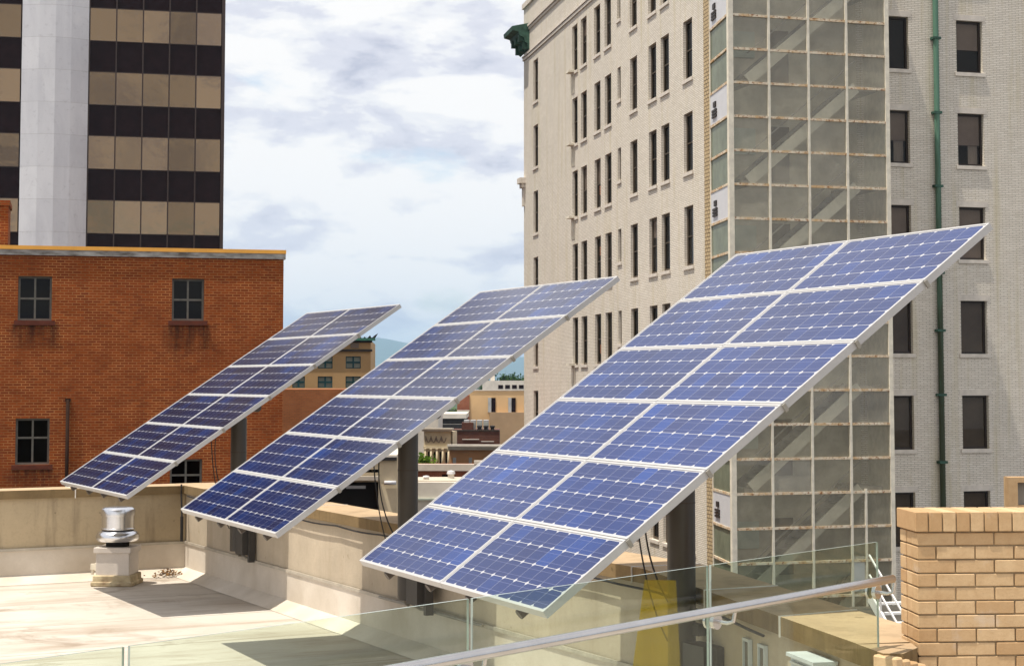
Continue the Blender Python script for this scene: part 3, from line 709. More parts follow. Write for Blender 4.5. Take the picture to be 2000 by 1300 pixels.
# ------------------------------------------------------------------ glass railing
def railing():
    root = thing('glass_railing', 'frameless glass railing with a round steel handrail in the foreground', 'railing', (gl0.x, gl0.y, -1.85), math.atan2(gd.y, gd.x))
    P0 = Vector((0.86, 7.79)); s0 = (P0 - gl0).dot(gd)
    xs = [s0 - 3 * 1.565, s0 - 2 * 1.565, s0 - 1.565, s0, s0 + 1.50]
    T = 1.85 - 0.815
    for i in range(4):
        mb = MB(); a, b = xs[i] + 0.011, xs[i + 1] - 0.011; y0, y1 = -0.006, 0.006; z0, z1 = 0.002, T
        for q in ([(a, y0, z0), (b, y0, z0), (b, y0, z1), (a, y0, z1)], [(b, y1, z0), (a, y1, z0), (a, y1, z1), (b, y1, z1)]): mb.face(q, 0)
        for q in ([(a, y0, z1), (b, y0, z1), (b, y1, z1), (a, y1, z1)], [(b, y0, z0), (b, y1, z0), (b, y1, z1), (b, y0, z1)], [(a, y1, z0), (a, y0, z0), (a, y0, z1), (a, y1, z1)]): mb.face(q, 1)
        mb.build('glass_pane', ['rail_glass', 'glass_edge'], root)
    hz = 1.85 - 0.985; hy = -0.125
    x1 = (Vector((1.935, 8.73)) - gl0).dot(gd)
    mb = MB(); mb.tube([(xs[0] - 0.3, hy - 0.085, hz - 0.012), (x1, hy, hz)], 0.0215, 20); mb.build('handrail', 'stainless', root)
    for x in (xs[1], xs[2] - 0.05, xs[3] + 0.02, xs[4] - 0.06):
        mb = MB()
        mb.tube([(x, -0.012, hz - 0.075), (x, -0.032, hz - 0.075)], 0.036, 20); mb.tube([(x, 0.012, hz - 0.075), (x, 0.024, hz - 0.075)], 0.036, 20)
        br = mb.build('bracket', 'stainless', root)
        mb = MB(); mb.tube([(x, -0.03, hz - 0.075), (x, -0.085, hz - 0.078), (x, -0.115, hz - 0.068), (x, -0.125, hz - 0.02)], 0.009, 10)
        mb.build('bracket_arm', 'stainless', br)
    mb = MB(); mb.box(xs[0], xs[4], -0.04, -0.012, 0.001, 0.12); mb.box(xs[0], xs[4], 0.012, 0.04, 0.001, 0.12); mb.build('base_channel', 'brushed_aluminium', root)
railing()

def yellow_sheet():
    # stands on the roof membrane between the glass and the last pole
    mb = MB()
    pts = [(0.62, 10.62, FZ + 0.003), (1.03, 10.42, FZ + 0.003), (0.97, 10.42, -1.18), (0.80, 10.62, -1.20)]
    mb.face(pts, 0); mb.face([Vector(p) + Vector((0.004, 0.006, 0)) for p in reversed(pts)], 0)
    tag(mb.build('acrylic_sheet', 'yellow_film'), 'translucent yellow sheet standing behind the glass railing by the nearest pole', 'yellow sheet')
yellow_sheet()

def wall_louver():  # solid stand-ins added for louver and window shapes seen in the railing glass
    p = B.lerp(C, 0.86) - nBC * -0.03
    root = thing('added_louver_box', 'white louvered vent box added on the parapet wall for a shape in the railing glass', 'vent box', (p.x, p.y, -1.83), math.atan2(dBC.y, dBC.x))
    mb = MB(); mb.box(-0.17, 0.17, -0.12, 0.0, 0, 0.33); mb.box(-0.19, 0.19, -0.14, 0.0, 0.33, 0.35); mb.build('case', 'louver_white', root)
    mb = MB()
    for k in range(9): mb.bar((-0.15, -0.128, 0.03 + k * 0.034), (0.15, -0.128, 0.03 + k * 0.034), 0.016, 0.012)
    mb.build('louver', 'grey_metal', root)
    for k, t in enumerate((0.54, 0.61)):  # frames added on the wall to stand for window shapes in the glass
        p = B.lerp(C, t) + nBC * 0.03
        root = thing('added_frame', ('left' if k == 0 else 'right') + ' one of two narrow white frames added on the parapet wall for shapes in the railing glass', 'added frame', (p.x, p.y, -1.83), math.atan2(dBC.y, dBC.x), 'narrow frames added on the parapet wall')
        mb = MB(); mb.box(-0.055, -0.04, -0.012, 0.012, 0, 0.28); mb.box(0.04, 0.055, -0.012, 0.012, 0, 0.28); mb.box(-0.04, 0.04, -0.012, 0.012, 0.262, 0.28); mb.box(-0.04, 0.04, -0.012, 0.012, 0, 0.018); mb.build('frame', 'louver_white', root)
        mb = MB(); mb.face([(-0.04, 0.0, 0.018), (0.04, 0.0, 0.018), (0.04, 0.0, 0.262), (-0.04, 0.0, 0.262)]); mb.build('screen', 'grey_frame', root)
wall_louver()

# ------------------------------------------------------------------ buff brick pier
def brick_pier():
    root = thing('brick_pier', 'buff brick wall end with a rowlock cap at the handrail end', 'brick wall', (2.055, 8.90, -2.0), R(4))
    rng = random.Random(11); zt = -0.665 + 2.0; cap = 0.102; ch = 0.0690; Lx = 1.7; D = 0.30; j = 0.0075
    body = MB(); z = zt - cap - 0.004; row = 0
    mort = MB(); mort.box(0.012, Lx - 0.01, 0.012, D - 0.012, 0, zt - cap + 0.006)
    mort.build('mortar', 'mortar', root)
    bm = MB()
    while z > 0.03:
        off = (0.0, 0.100)[row % 2]; x = -off if off else 0.0
        while x < Lx:
            a, b = max(0.0, x), min(Lx, x + 0.1945)
            if b - a > 0.03:
                q = rng.uniform(-0.003, 0.003); bm.box(a, b, q + 0.002, 0.098, z - ch + j, z)
                bm.box(a, b, D - 0.098, D - 0.002, z - ch + j, z)
            x += 0.2020
        bm.box(0.002, 0.0985, 0.1055, 0.1945, z - ch + j, z) if row % 2 else bm.box(0.002, 0.0985, 0.1055, 0.19, z - ch + j, z)
        z -= ch; row += 1
    bm.build('brickwork', 'buff_brick', root, True, 0.003)
    cb = MB(); x = -0.012
    while x < Lx:
        q = rng.uniform(-0.002, 0.002); cb.box(x, x + 0.0650, -0.014 + q, D + 0.014, zt - cap + 0.004, zt + rng.uniform(-0.002, 0.001)); x += 0.0725
    cb.build('rowlock_cap', 'buff_brick', root, True, 0.003)
    mb = MB(); mb.box(-0.004, Lx, -0.004, D, zt - cap + 0.006, zt - 0.010); mb.build('cap_mortar', 'mortar', root)
brick_pier()
def corbel():
    root = thing('brick_corbel', 'worn buff bricks laid on edge where the stone coping ends at the brick wall', 'bricks', (1.865, 8.60, CZ), R(36))
    mb = MB()
    for k in range(4):
        mb.box(0.01 + k * 0.066, 0.068 + k * 0.066, 0.008 * k, 0.15, -0.20, -0.012 - 0.018 * k)
    mb.build('brick', 'buff_brick', root, True, 0.008)
    mb = MB(); mb.box(0.004, 0.262, 0.03, 0.15, -0.60, -0.085); mb.build('mortar_bed', 'mortar', root)
corbel()
def far_brick_frame():
    root = thing('brick_opening', 'buff brick frame round a grey opening, beyond the wall end at right', 'brick wall', (3.375, 11.9, -2.225), R(0))
    mb = MB(); H = 1.57
    facade(mb, 0, 1.3, 0, H, [(0.062, 0.9, H - 0.19, H - 0.035)], 0.08); mb.box(0, 1.3, 0.09, 0.12, 0, H, skip='f'); mb.face([(0, 0, H), (1.3, 0, H), (1.3, 0.09, H), (0, 0.09, H)]); mb.face([(0, 0.09, 0), (0, 0, 0), (0, 0, H), (0, 0.09, H)])
    mb.build('brickwork', 'buff_brick', root)
    mb = MB(); mb.face([(0.05, 0.075, H - 0.3), (0.95, 0.075, H - 0.3), (0.95, 0.075, H - 0.01), (0.05, 0.075, H - 0.01)]); mb.build('screen', 'conduit_grey', root)
far_brick_frame()

# ================================================================== BEIGE BUILDING
def beige_building():
    O = Vector((7.506, 65.4, 0)); root = thing('beige_brick_building', 'tall beige brick building with rows of narrow dark windows and a green cornice bracket', 'building', (O.x, O.y, GZ))
    up = Matrix.Translation((0, 0, -GZ))
    al = math.atan2(-0.98096, 0.19423); ar = math.atan2(0.276, 0.961)
    ML = up @ Matrix.Rotation(al, 4, 'Z'); MR = up @ Matrix.Rotation(ar, 4, 'Z')
    TOP = 21.6; LEN = 35.1
    cols = [(-32.43, -31.2), (-22.86, -21.7), (-20.97, -19.75), (-18.2, -17.0), (-16.15, -14.95), (-13.8, -13.22), (-11.6, -10.42), (-8.57, -7.37), (-6.67, -5.47), (-3.45, -2.25)]
    rows = [10.55 + 3.7 * k for k in (2, 1, 0, -1, -2, -3, -4)]
    holesL = []; specL = []
    for ci, (a, b) in enumerate(cols):
        for ri, hd in enumerate(rows):
            sl_ = hd - (1.5 if ci == 5 else 2.36); h = (a, b, sl_, hd); holesL.append(h); specL.append((ci, ri, h))
    mb = MB(ML); facade(mb, -LEN, -0.80, GZ, TOP, holesL, 0.20)
    facade(mb, -0.796, 0, GZ, TOP, [], 0.1, 0.0, 1)
    o = mb.build('side_wall', ['beige_brick', 'quoin_brick'], root)
    colsR = [(7.25, 8.41), (10.52, 11.68), (13.9, 15.06)]; headsR = [17.97, 14.26, 10.55, 6.83, 3.13, -0.58, -4.3]
    holesR = [(a, b, h - 2.08, h) for a, b in colsR for h in headsR]
    mb = MB(MR); facade(mb, 0, 28, GZ, TOP, holesR, 0.28); mb.build('front_wall', 'beige_brick', root)
    # closing walls and roof
    pA = ML @ Vector((-LEN, 0, 0)); pB = MR @ Vector((28, 0, 0)); pC = pB + (pA - Vector((0, 0, pA.z))); pC.z = 0
    mb = MB(); z0, z1 = 0, TOP - GZ
    for p, q in ((pB, pC), (pC, pA)): mb.face([(p.x, p.y, z0), (q.x, q.y, z0), (q.x, q.y, z1), (p.x, p.y, z1)])
    mb.build('rear_wall', 'beige_brick', root)
    mb = MB(); mb.face([(0, 0, z1 - 0.6), (pB.x, pB.y, z1 - 0.6), (pC.x, pC.y, z1 - 0.6), (pA.x, pA.y, z1 - 0.6)]); mb.build('roof', 'dark_roof', root)
    # dark sheets added behind the windows for unlit rooms, blocking the view through
    mb = MB(ML); mb.face([(-LEN + 0.3, 2.2, GZ), (-0.5, 2.2, GZ), (-0.5, 2.2, TOP - 0.7), (-LEN + 0.3, 2.2, TOP - 0.7)]); mb.build('dark_backing', 'blind_dark', root)
    mb = MB(MR); mb.face([(0.8, 2.4, GZ), (27, 2.4, GZ), (27, 2.4, TOP - 0.7), (0.8, 2.4, TOP - 0.7)]); mb.build('dark_backing', 'blind_dark', root)
    rng = random.Random(2)
    gr = {(3, 2): 0.28, (3, 3): 0.62, (3, 4): 0.22, (1, 4): None}
    for ci, ri, (a, b, c, d) in specL:
        window(root, ML, a, b, c, d, 'tan_frame', 'dark_glass' if rng.random() < 0.6 else 'window_glass', 0.10, 0.11, 0, (0.5,) if ci != 5 else (), 'lintel_stone', None,
               rng.choice((0, 0, 0.35, 0.5, 1.0)) if ci != 5 else 0, rng.choice(('blind_dark', 'blind_brown')), False, gr.get((ci, ri)))
    kinds = {(1, 1): (0.55, 'blind_brown', False), (0, 1): (0, '', False), (0, 2): (0.56, 'blind_brown', True), (1, 2): (0.6, 'blind_brown', True), (0, 3): (1, 'blind_brown', False), (1, 3): (0.97, 'blind_brown', False)}
    for ci, (a, b) in enumerate(colsR):
        for ri, h in enumerate(headsR):
            bl, bmx, cu = kinds.get((ci, ri), (0.96, 'blind_dark', False))
            window(root, MR, a, b, h - 2.08, h, 'dark_frame', 'window_glass', 0.085, 0.16, 0, (), 'lintel_stone', 'lintel_stone', bl, bmx or 'blind_dark', cu, sillh=0.15, linh=0.24)
    # string courses and coping on the side wall, turning onto the front
    for z0_, z1_, pj in ((18.42, 18.56, 0.07), (18.60, 18.68, 0.11), (19.98, 20.10, 0.07), (20.14, 20.26, 0.13), (21.45, 21.75, 0.10)):
        mb = MB(ML); mb.box(-LEN - pj, 0.0, -pj, 0.02, z0_, z1_); mb.build('string_course', 'lintel_stone', root)
    # street-front mouldings seen in profile at the far corner
    prof = [(0, 17.55), (0.12, 17.7), (0.16, 18.15), (0.34, 18.3), (0.42, 18.75), (0.75, 18.95), (0.82, 19.3), (1.25, 19.45), (1.30, 19.85), (0, 20.25)]
    mb = MB(ML)
    x0, x1 = -LEN - 1.0, -LEN + 1.6
    prof = [(-p[0] * 0.78, 18.85 + (p[1] - 17.55) * 0.56) for p in prof]
    pts0 = [(x0, y, z) for y, z in prof]; pts1 = [(x1, y, z) for y, z in prof]
    mb.face(pts0); mb.face(pts1[::-1])
    for i in range(len(prof)): k = (i + 1) % len(prof); mb.face([pts0[k], pts0[i], pts1[i], pts1[k]])
    for k in range(3): x = x0 + 0.2 + k * 0.95; mb.box(x, x + 0.35, -0.60, -0.01, 19.3, 19.78); mb.box(x + 0.05, x + 0.30, -0.36, -0.005, 18.9, 19.299)
    mb.build('cornice_bracket', 'patina', root)
    mb = MB(ML); mb.box(-LEN - 0.34, -LEN + 0.5, -0.34, -0.001, 11.30, 11.62); mb.box(-LEN - 0.22, -LEN + 0.4, -0.22, -0.001, 11.05, 11.298); mb.box(-LEN - 0.12, -LEN + 0.3, -0.10, -0.001, 10.0, 11.048)
    mb.build('corner_moulding', 'lintel_stone', root)
    # small brackets below the paired windows
    for z in (15.55, 11.85, 8.15, 0.75):
        mb = MB(ML); mb.box(-22.9, -22.2, -0.34, 0.0, z, z + 0.10)
        for x in (-22.9, -22.6, -22.3): mb.bar((x, -0.05, z), (x, -0.05, z - 1.05), 0.03, 0.03)
        mb.build('lamp_bracket', 'cream_paint', root)
    # copper downpipe
    mb = MB(MR); mb.tube([(9.52, -0.16, GZ), (9.52, -0.16, TOP - 0.5)], 0.11, 14); dp = mb.build('downpipe', 'green_copper', root)
    for z in (13.4, 10.45, 7.55, 4.15, 1.9, -0.6, -3.2, -6.3):
        mb = MB(MR); mb.box(9.52 - 0.17, 9.52 + 0.17, -0.28, 0.0, z, z + 0.10); mb.build('pipe_bracket', 'patina', dp)
beige_building()

# ------------------------------------------------------------------ glazed stair tower
def stair_tower():
    O = Vector((7.83, 62.3, 0)); root = thing('glass_stair_tower', 'glazed stair tower with rusty cream frame on the corner of the beige building', 'stair tower', (O.x, O.y, GZ), math.atan2(0.276, 0.961))
    up = Matrix.Translation((0, 0, -GZ)); ML = up
    us = [0.06, 1.58, 3.15, 4.69, 6.26]; Z = [13.23 + 1.2333 * (5 - i) for i in range(24)]; ZB = Z[-1]; ZT = Z[0] + 0.4
    bk = 3.05
    mb = MB(ML)
    mb.box(-0.02, 0.17, -0.03, 0.14, GZ, ZT); mb.build('corner_post', 'cream_paint', root)
    mb = MB(ML); mb.box(6.26, 6.42, -0.03, 0.14, GZ, ZT); mb.build('corner_post', 'cream_paint', root)
    for u in us[1:4]:
        mb = MB(ML); mb.box(u - 0.045, u + 0.045, -0.02, 0.08, ZB, ZT); mb.build('mullion', 'cream_paint', root)
    mb = MB(ML); mb.box(5.22, 5.30, -0.018, 0.07, ZB, -3.92); mb.build('mullion', 'cream_paint', root)
    cells = [(0.17, us[1] - 0.045), (us[1] + 0.045, us[2] - 0.045), (us[2] + 0.045, us[3] - 0.045), (us[3] + 0.045, 6.26)]
    for i, z in enumerate(Z):
        mb = MB(ML)
        for a, b in cells: mb.box(a, b, -0.012, 0.07, z - 0.045, z + 0.045)
        mb.build('transom', 'rusty_cream_paint', root)
    n = 0; rp = random.Random(4)
    for ci, (a, b) in enumerate(cells):
        for i in range(len(Z) - 1):
            if n >= 92: break
            mb = MB(ML); q = [0.03 + rp.uniform(-0.025, 0.025) for _ in range(3)]; q.append(q[0] + q[2] - q[1]); mb.face([(a, q[0], Z[i + 1] + 0.045), (b, q[1], Z[i + 1] + 0.045), (b, q[2], Z[i] - 0.045), (a, q[3], Z[i] - 0.045)])
            mb.build('pane', 'stair_glass', root); n += 1
    # left flank: one bay, two panes then a white panel on every storey
    sk = Vector((-0.32 * 0.961 + 3.1 * 0.276, 0.32 * 0.276 + 3.1 * 0.961, 0))
    fl = Matrix(((sk.x / sk.length, sk.y / sk.length, 0, 0), (sk.y / sk.length, -sk.x / sk.length, 0, 0), (0, 0, 1, 0), (0, 0, 0, 1)))
    ang = math.atan2(sk.y, sk.x)
    MS = up @ Matrix.Translation((0.0, 0.14, 0)) @ Matrix.Rotation(ang, 4, 'Z') @ Matrix.Scale(-1, 4, (0, 1, 0))
    LS = sk.length - 0.16
    mb = MB(MS); mb.box(LS - 0.12, LS, -0.012, 0.02, GZ, ZT); mb.build('rear_post', 'cream_paint', root)
    for i, z in enumerate(Z):
        mb = MB(MS); mb.box(0, LS - 0.12, -0.02, 0.06, z - 0.045, z + 0.045); mb.build('transom', 'rusty_cream_paint', root)
    for i in range(len(Z) - 1):
        a, b, c, d = 0.0, LS - 0.12, Z[i + 1] + 0.045, Z[i] - 0.045
        mb = MB(MS)
        if (i - 5) % 3 == 2:
            mb.box(a, b, 0.0, 0.04, c, d); wp = mb.build('white_panel', 'white_panel', root)
            mb = MB(MS); x = LS * 0.62
            mb.box(x, x + 0.38, -0.05, -0.001, c + 0.60, c + 0.80)
            for k in range(3): mb.box(x - 0.12, x + 0.62, -0.05, -0.001, c + 0.22 + k * 0.11, c + 0.30 + k * 0.11)
            mb.build('vent_slots', 'dark_frame', wp)
        else:
            mb.face([(a, 0.03, c), (b, 0.03, c), (b, 0.03, d), (a, 0.03, d)]); mb.build('side_pane', 'green_side_glass', root)
    # right flank
    mb = MB(ML); mb.face([(6.40, 0.14, GZ), (6.40 + sk.x, sk.y, GZ), (6.40 + sk.x, sk.y, ZT), (6.40, 0.14, ZT)]); mb.build('flank_wall', 'cream_paint', root)
    mb = MB(ML); mb.face([(0.58, 2.95, GZ), (6.6, 2.95, GZ), (6.6, 2.95, ZT), (0.58, 2.95, ZT)]); mb.build('inner_wall', 'stair_inner_wall', root)
    mb = MB(ML); mb.box(-0.02, 6.42, 0.0, 3.0, ZT, ZT + 0.25); mb.build('roof', 'dark_roof', root)
    mb = MB(ML); mb.box(0.0, 6.4, 0.0, 2.9, GZ, ZB - 0.05); mb.build('base', 'cream_paint', root)
    for k in range(-5, 3):
        z = 7.25 + 3.7 * k
        if z < ZB - 3: continue
        mb = MB(ML)
        mb.bar((0.95, 0.50, z), (5.3, 0.50, z + 3.62), 0.08, 0.42)
        fo = mb.build('stringer', 'stringer', root)
        mb = MB(ML)
        for s_ in range(17):
            t = (s_ + 0.5) / 17; mb.box(0.95 + 4.35 * t - 0.14, 0.95 + 4.35 * t + 0.14, 0.56, 1.5, z + 3.62 * t - 0.02, z + 3.62 * t + 0.03)
        mb.build('stair_tread', 'stair_tread', fo)
        mb = MB(ML); mb.box(0.68, 1.0, 0.5, 2.6, z - 0.2, z); mb.build('landing', 'stair_tread', root); mb = MB(ML); mb.box(5.3, 6.2, 0.5, 2.6, z + 3.5, z + 3.68); mb.build('landing', 'stair_tread', root)
        mb = MB(ML); mb.bar((0.95, 1.6, z), (5.3, 1.6, z + 3.62), 0.08, 0.36); mb.build('stringer', 'stair_tread', root); mb = MB(ML); mb.bar((0.95, 0.50, z + 1.0), (5.3, 0.50, z + 4.62), 0.05, 0.05); mb.build('guard_rail', 'stair_tread', root)
        mb = MB(ML); mb.box(2.9, 3.7, 2.86, 2.92, z + 0.3, z + 2.4); mb.build('inner_door', 'blind_dark', root)
        mb = MB(ML); mb.box(1.4, 2.3, 2.86, 2.92, z + 1.3, z + 2.3); mb.build('inner_window', 'pale_blind', root)
    mb = MB(ML); mb.box(4.74, 5.21, 0.045, 0.07, -7.6, -6.35); mb.build('door_panel', 'white_panel', root)
stair_tower()

# ------------------------------------------------------------------ white outdoor steel stair
def steel_stair():
    root = thing('steel_stair', 'white open steel stair seen between the handrail end and the brick wall', 'stair', (8.62, 38.6, -7.6), R(17))
    n = 6; rise = 0.19; run = 0.25; w = 0.80; z0 = 1.55
    for x in (-0.04, w + 0.04):
        mb = MB(); mb.bar((x, 0, z0), (x - 0.0, n * run, z0 + n * rise), 0.05, 0.22); mb.build('stringer', 'white_steel', root)
        mb = MB()
        for h in (0.5, 0.95): mb.bar((x, 0, z0 + h), (x, n * run, z0 + n * rise + h), 0.035, 0.035)
        for k in range(0, n + 1, 4): mb.bar((x, k * run, z0 + k * rise), (x, k * run, z0 + k * rise + 0.95), 0.035, 0.035)
        mb.build('handrail', 'white_steel', root)
    for k in range(n):
        mb = MB(); mb.box(0.0, w, k * run + 0.02, k * run + 0.22, z0 + k * rise + 0.03, z0 + k * rise + 0.075); mb.build('tread', 'white_steel', root)
steel_stair()
mb = MB(); mb.prism([(3.2, 24), (16, 24), (18, 61.2), (8.2, 58.4), (1.5, 58.4)], GZ, -7.6)
tag(mb.build('flat_roof_building', 'dark_roof'), 'low dark flat roof below the glazed stair tower', 'building')

# ================================================================== RED BRICK BUILDING
def red_building():
    O = Vector((-6.31, 48.0, GZ)); root = thing('red_brick_building', 'red brick building with an orange roof edge and four dark windows', 'building', O, math.atan2(0.242, 0.970))
    M = Matrix.Translation((0, 0, -GZ)); TOP = 3.34; Lw = 22
    wins = [(-7.05, -6.18, 1.60, 2.78), (-3.02, -2.16, 1.63, 2.77), (-7.05, -6.18, -2.22, -1.0), (-3.02, -2.16, -3.15, -2.12)]
    mb = MB(M); facade(mb, -Lw, 0, GZ, TOP, wins, 0.22)
    mb.face([(0, 0, GZ), (0, 24, GZ), (0, 24, TOP), (0, 0, TOP)]); mb.face([(0, 24, GZ), (-Lw, 24, GZ), (-Lw, 24, TOP), (0, 24, TOP)]); mb.face([(-Lw, 24, GZ), (-Lw, 0, GZ), (-Lw, 0, TOP), (-Lw, 24, TOP)])
    mb.build('wall', 'red_brick', root)
    mb = MB(M); mb.box(-Lw + 0.5, -0.3, 0.9, 23, -3.9, -3.8); mb.face([(-Lw + 0.4, 1.4, GZ), (-0.4, 1.4, GZ), (-0.4, 1.4, TOP - 0.5), (-Lw + 0.4, 1.4, TOP - 0.5)]); mb.build('dark_backing', 'tar_black', root)  # black backing added behind the windows as room darkness
    for i, (a, b, c, d) in enumerate(wins):
        window(root, M, a, b, c, d, 'grey_frame', 'dark_glass', 0.055, 0.12, 1, (0.5,) if i < 2 else (0.58,), 'red_sill', None, 0, mw=0.05, sillh=0.13)
    mb = MB(M); mb.box(-Lw, 0.05, -0.05, 0.25, TOP + 0.001, TOP + 0.15); mb.build('roof_flashing', 'grey_flashing', root)
    mb = MB(M); mb.box(-Lw, 0.06, -0.07, 0.3, TOP + 0.151, TOP + 0.255); mb.build('edge_strip', 'copper_strip', root)
    mb = MB(M); mb.box(-6.8, -1.1, 0.31, 0.6, TOP + 0.1, TOP + 0.275); mb.build('roof_kerb', 'tar_black', root)
    mb = MB(M); mb.face([(-Lw, 0.25, TOP + 0.01), (0, 0.25, TOP + 0.01), (0, 24, TOP + 0.01), (-Lw, 24, TOP + 0.01)]); mb.build('roof', 'dark_roof', root)
    mb = MB(M); mb.box(-9.2, -7.36, 0.7, 2.2, TOP + 0.02, 4.72); mb.box(-9.25, -7.32, 0.66, 2.25, 4.721, 4.86); mb.build('chimney', 'red_brick', root)
    mb = MB(M); mb.tube([(-5.72, -0.07, -4), (-5.72, -0.07, -0.5)], 0.05, 10); mb.box(-5.79, -5.65, -0.1, 0.0, -0.55, -0.47); mb.build('drain_pipe', 'rust_iron', root)
plain('rust_iron', (0.035, 0.018, 0.012), 0.85, 0.4, 5, spec=0.1)
plain('red_sill', (0.12, 0.028, 0.012), 0.85, 0.4, 5)
red_building()
mb = MB(); mb.box(0, 8.6, 0, 10, 0, 19.62)
o = tag(mb.build('brick_building', 'orange_brick', loc=(-15.0, 76.5, GZ)), 'plain orange brown brick building between the red building and the middle array', 'building'); o.rotation_euler = (0, 0, R(4))

# ------------------------------------------------------------------ dark office tower
def office_tower():
    O = Vector((-15.84, 95.0, GZ)); root = thing('office_tower', 'dark bronze glass office tower with a pale marble pier', 'tower', O, math.atan2(0.225, 0.974))
    M = Matrix.Translation((0, 0, -GZ)); TOP = 31.0; Lw = 28.0; F = 3.49; D = 26.0
    zh = [20.16 + F * k for k in range(3, -9, -1)]          # window heads
    us = [-0.16, -1.54, -2.98, -4.40, -5.82, -7.24]; ul = [-10.80, -12.2, -13.6, -15.0]
    mb = MB(M); mb.box(-Lw, 0, 0.06, D, GZ, TOP); mb.build('core', 'spandrel', root)
    mb = MB(M); mb.box(-0.155, 0.02, -0.05, 0.05, GZ, TOP); mb.build('corner_post', 'mullion_bronze', root)
    n = 0
    for lst in (us, ul):
        for i in range(len(lst) - 1):
            b, a = lst[i], lst[i + 1]
            mb = MB(M); mb.box(a - 0.035, a + 0.035, -0.07, 0.05, GZ, TOP); mb.build('mullion', 'mullion_bronze', root)
            for z in zh:
                if z > 25 or z < 5: continue
                mb = MB(M); mb.box(a + 0.036, b - 0.036, 0.0, 0.05, z - 1.76, z); w = mb.build('window', 'bronze_mirror_glass', root)
                mb = MB(M); mb.box(a + 0.036, b - 0.036, -0.025, 0.05, z - 1.80, z - 1.762); mb.build('sill', 'mullion_bronze', w); mb = MB(M); mb.box(a + 0.036, b - 0.036, -0.025, 0.05, z + 0.002, z + 0.04); mb.build('head', 'mullion_bronze', w)
                mb = MB(M); mb.box(a + 0.036, b - 0.036, 0.012, 0.05, z + 0.045, z + F - 1.81); mb.build('spandrel', 'spandrel', root)
    # faceted marble pier
    mb = MB(M); x0, xm, x1, pj = -10.76, -9.0, -7.28, -0.62
    z = GZ; h = 1.745; k = 0
    while z < TOP:
        z1 = min(TOP, z + h - 0.008)
        prof = [(x0, 0.05), (x0, -0.12), (x0 + 0.9, pj * 0.8), (xm, pj), (x1 - 0.9, pj * 0.8), (x1, -0.12), (x1, 0.05)]
        for i in range(len(prof) - 1):
            (a, ya), (b, yb) = prof[i], prof[i + 1]; mb.face([(a, ya, z), (b, yb, z), (b, yb, z1), (a, ya, z1)])
        z += h; k += 1
    mb.build('marble_pier', 'marble', root)
    mb = MB(M); prof = [(x0 + 0.03, 0.05), (x0 + 0.03, -0.09), (x0 + 0.9, pj * 0.8 + 0.03), (xm, pj + 0.03), (x1 - 0.9, pj * 0.8 + 0.03), (x1 - 0.03, -0.09), (x1 - 0.03, 0.05)]
    for i in range(len(prof) - 1):
        (a, ya), (b, yb) = prof[i], prof[i + 1]; mb.face([(a, ya, GZ), (b, yb, GZ), (b, yb, TOP), (a, ya, TOP)])
    mb.build('pier_joint', 'conduit_grey', root)
office_tower()

# ================================================================== DISTANT TOWN
def foliage(mb, c, rad, n, sz, rng, mat=0):
    clumps = []
    for k in range(max(5, n // 55)):
        d = Vector((rng.gauss(0, 1), rng.gauss(0, 1), rng.gauss(0, 1))).normalized() * rng.uniform(0.35, 0.95)
        clumps.append(Vector((d.x * rad[0], d.y * rad[1], d.z * rad[2])))
    for k in range(n):
        q = rng.choice(clumps); r_ = 0.33 * min(rad)
        p = Vector(c) + q + Vector((rng.gauss(0, r_), rng.gauss(0, r_), rng.gauss(0, r_ * 0.8)))
        a = Vector((rng.gauss(0, 1), rng.gauss(0, 1), rng.gauss(0, 1))).normalized(); b = a.cross(Vector((rng.gauss(0, 1), rng.gauss(0, 1), rng.gauss(0, 1)))).normalized(); s_ = sz * rng.uniform(0.6, 1.4)
        mb.face([p - a * s_, p + b * s_ * 0.6, p + a * s_, p - b * s_ * 0.6], mat)
def tree(x, y, z0, h, w, label, leaf, n=600, seed=0, group=None):
    rng = random.Random(seed); root = thing('tree', label, 'tree', (x, y, z0), 0, group)
    mb = MB(); mb.tube([(0, 0, 0), (0.05 * h * 0.2, 0, h * 0.35), (0, 0.02 * h, h * 0.75)], [h * 0.035, h * 0.025, h * 0.008], 8)
    for k in range(4):
        a = rng.uniform(0, 6.28); mb.tube([(0, 0, h * (0.3 + 0.08 * k)), (math.cos(a) * w * 0.3, math.sin(a) * w * 0.3, h * (0.5 + 0.08 * k))], [h * 0.014, h * 0.005], 6)
    mb.build('trunk', 'bark', root)
    mb = MB(); foliage(mb, (0, 0, h * 0.64), (w / 2 * 0.8, w / 2 * 0.8, h * 0.28), n, h * 0.035, rng); mb.build('crown', leaf, root)

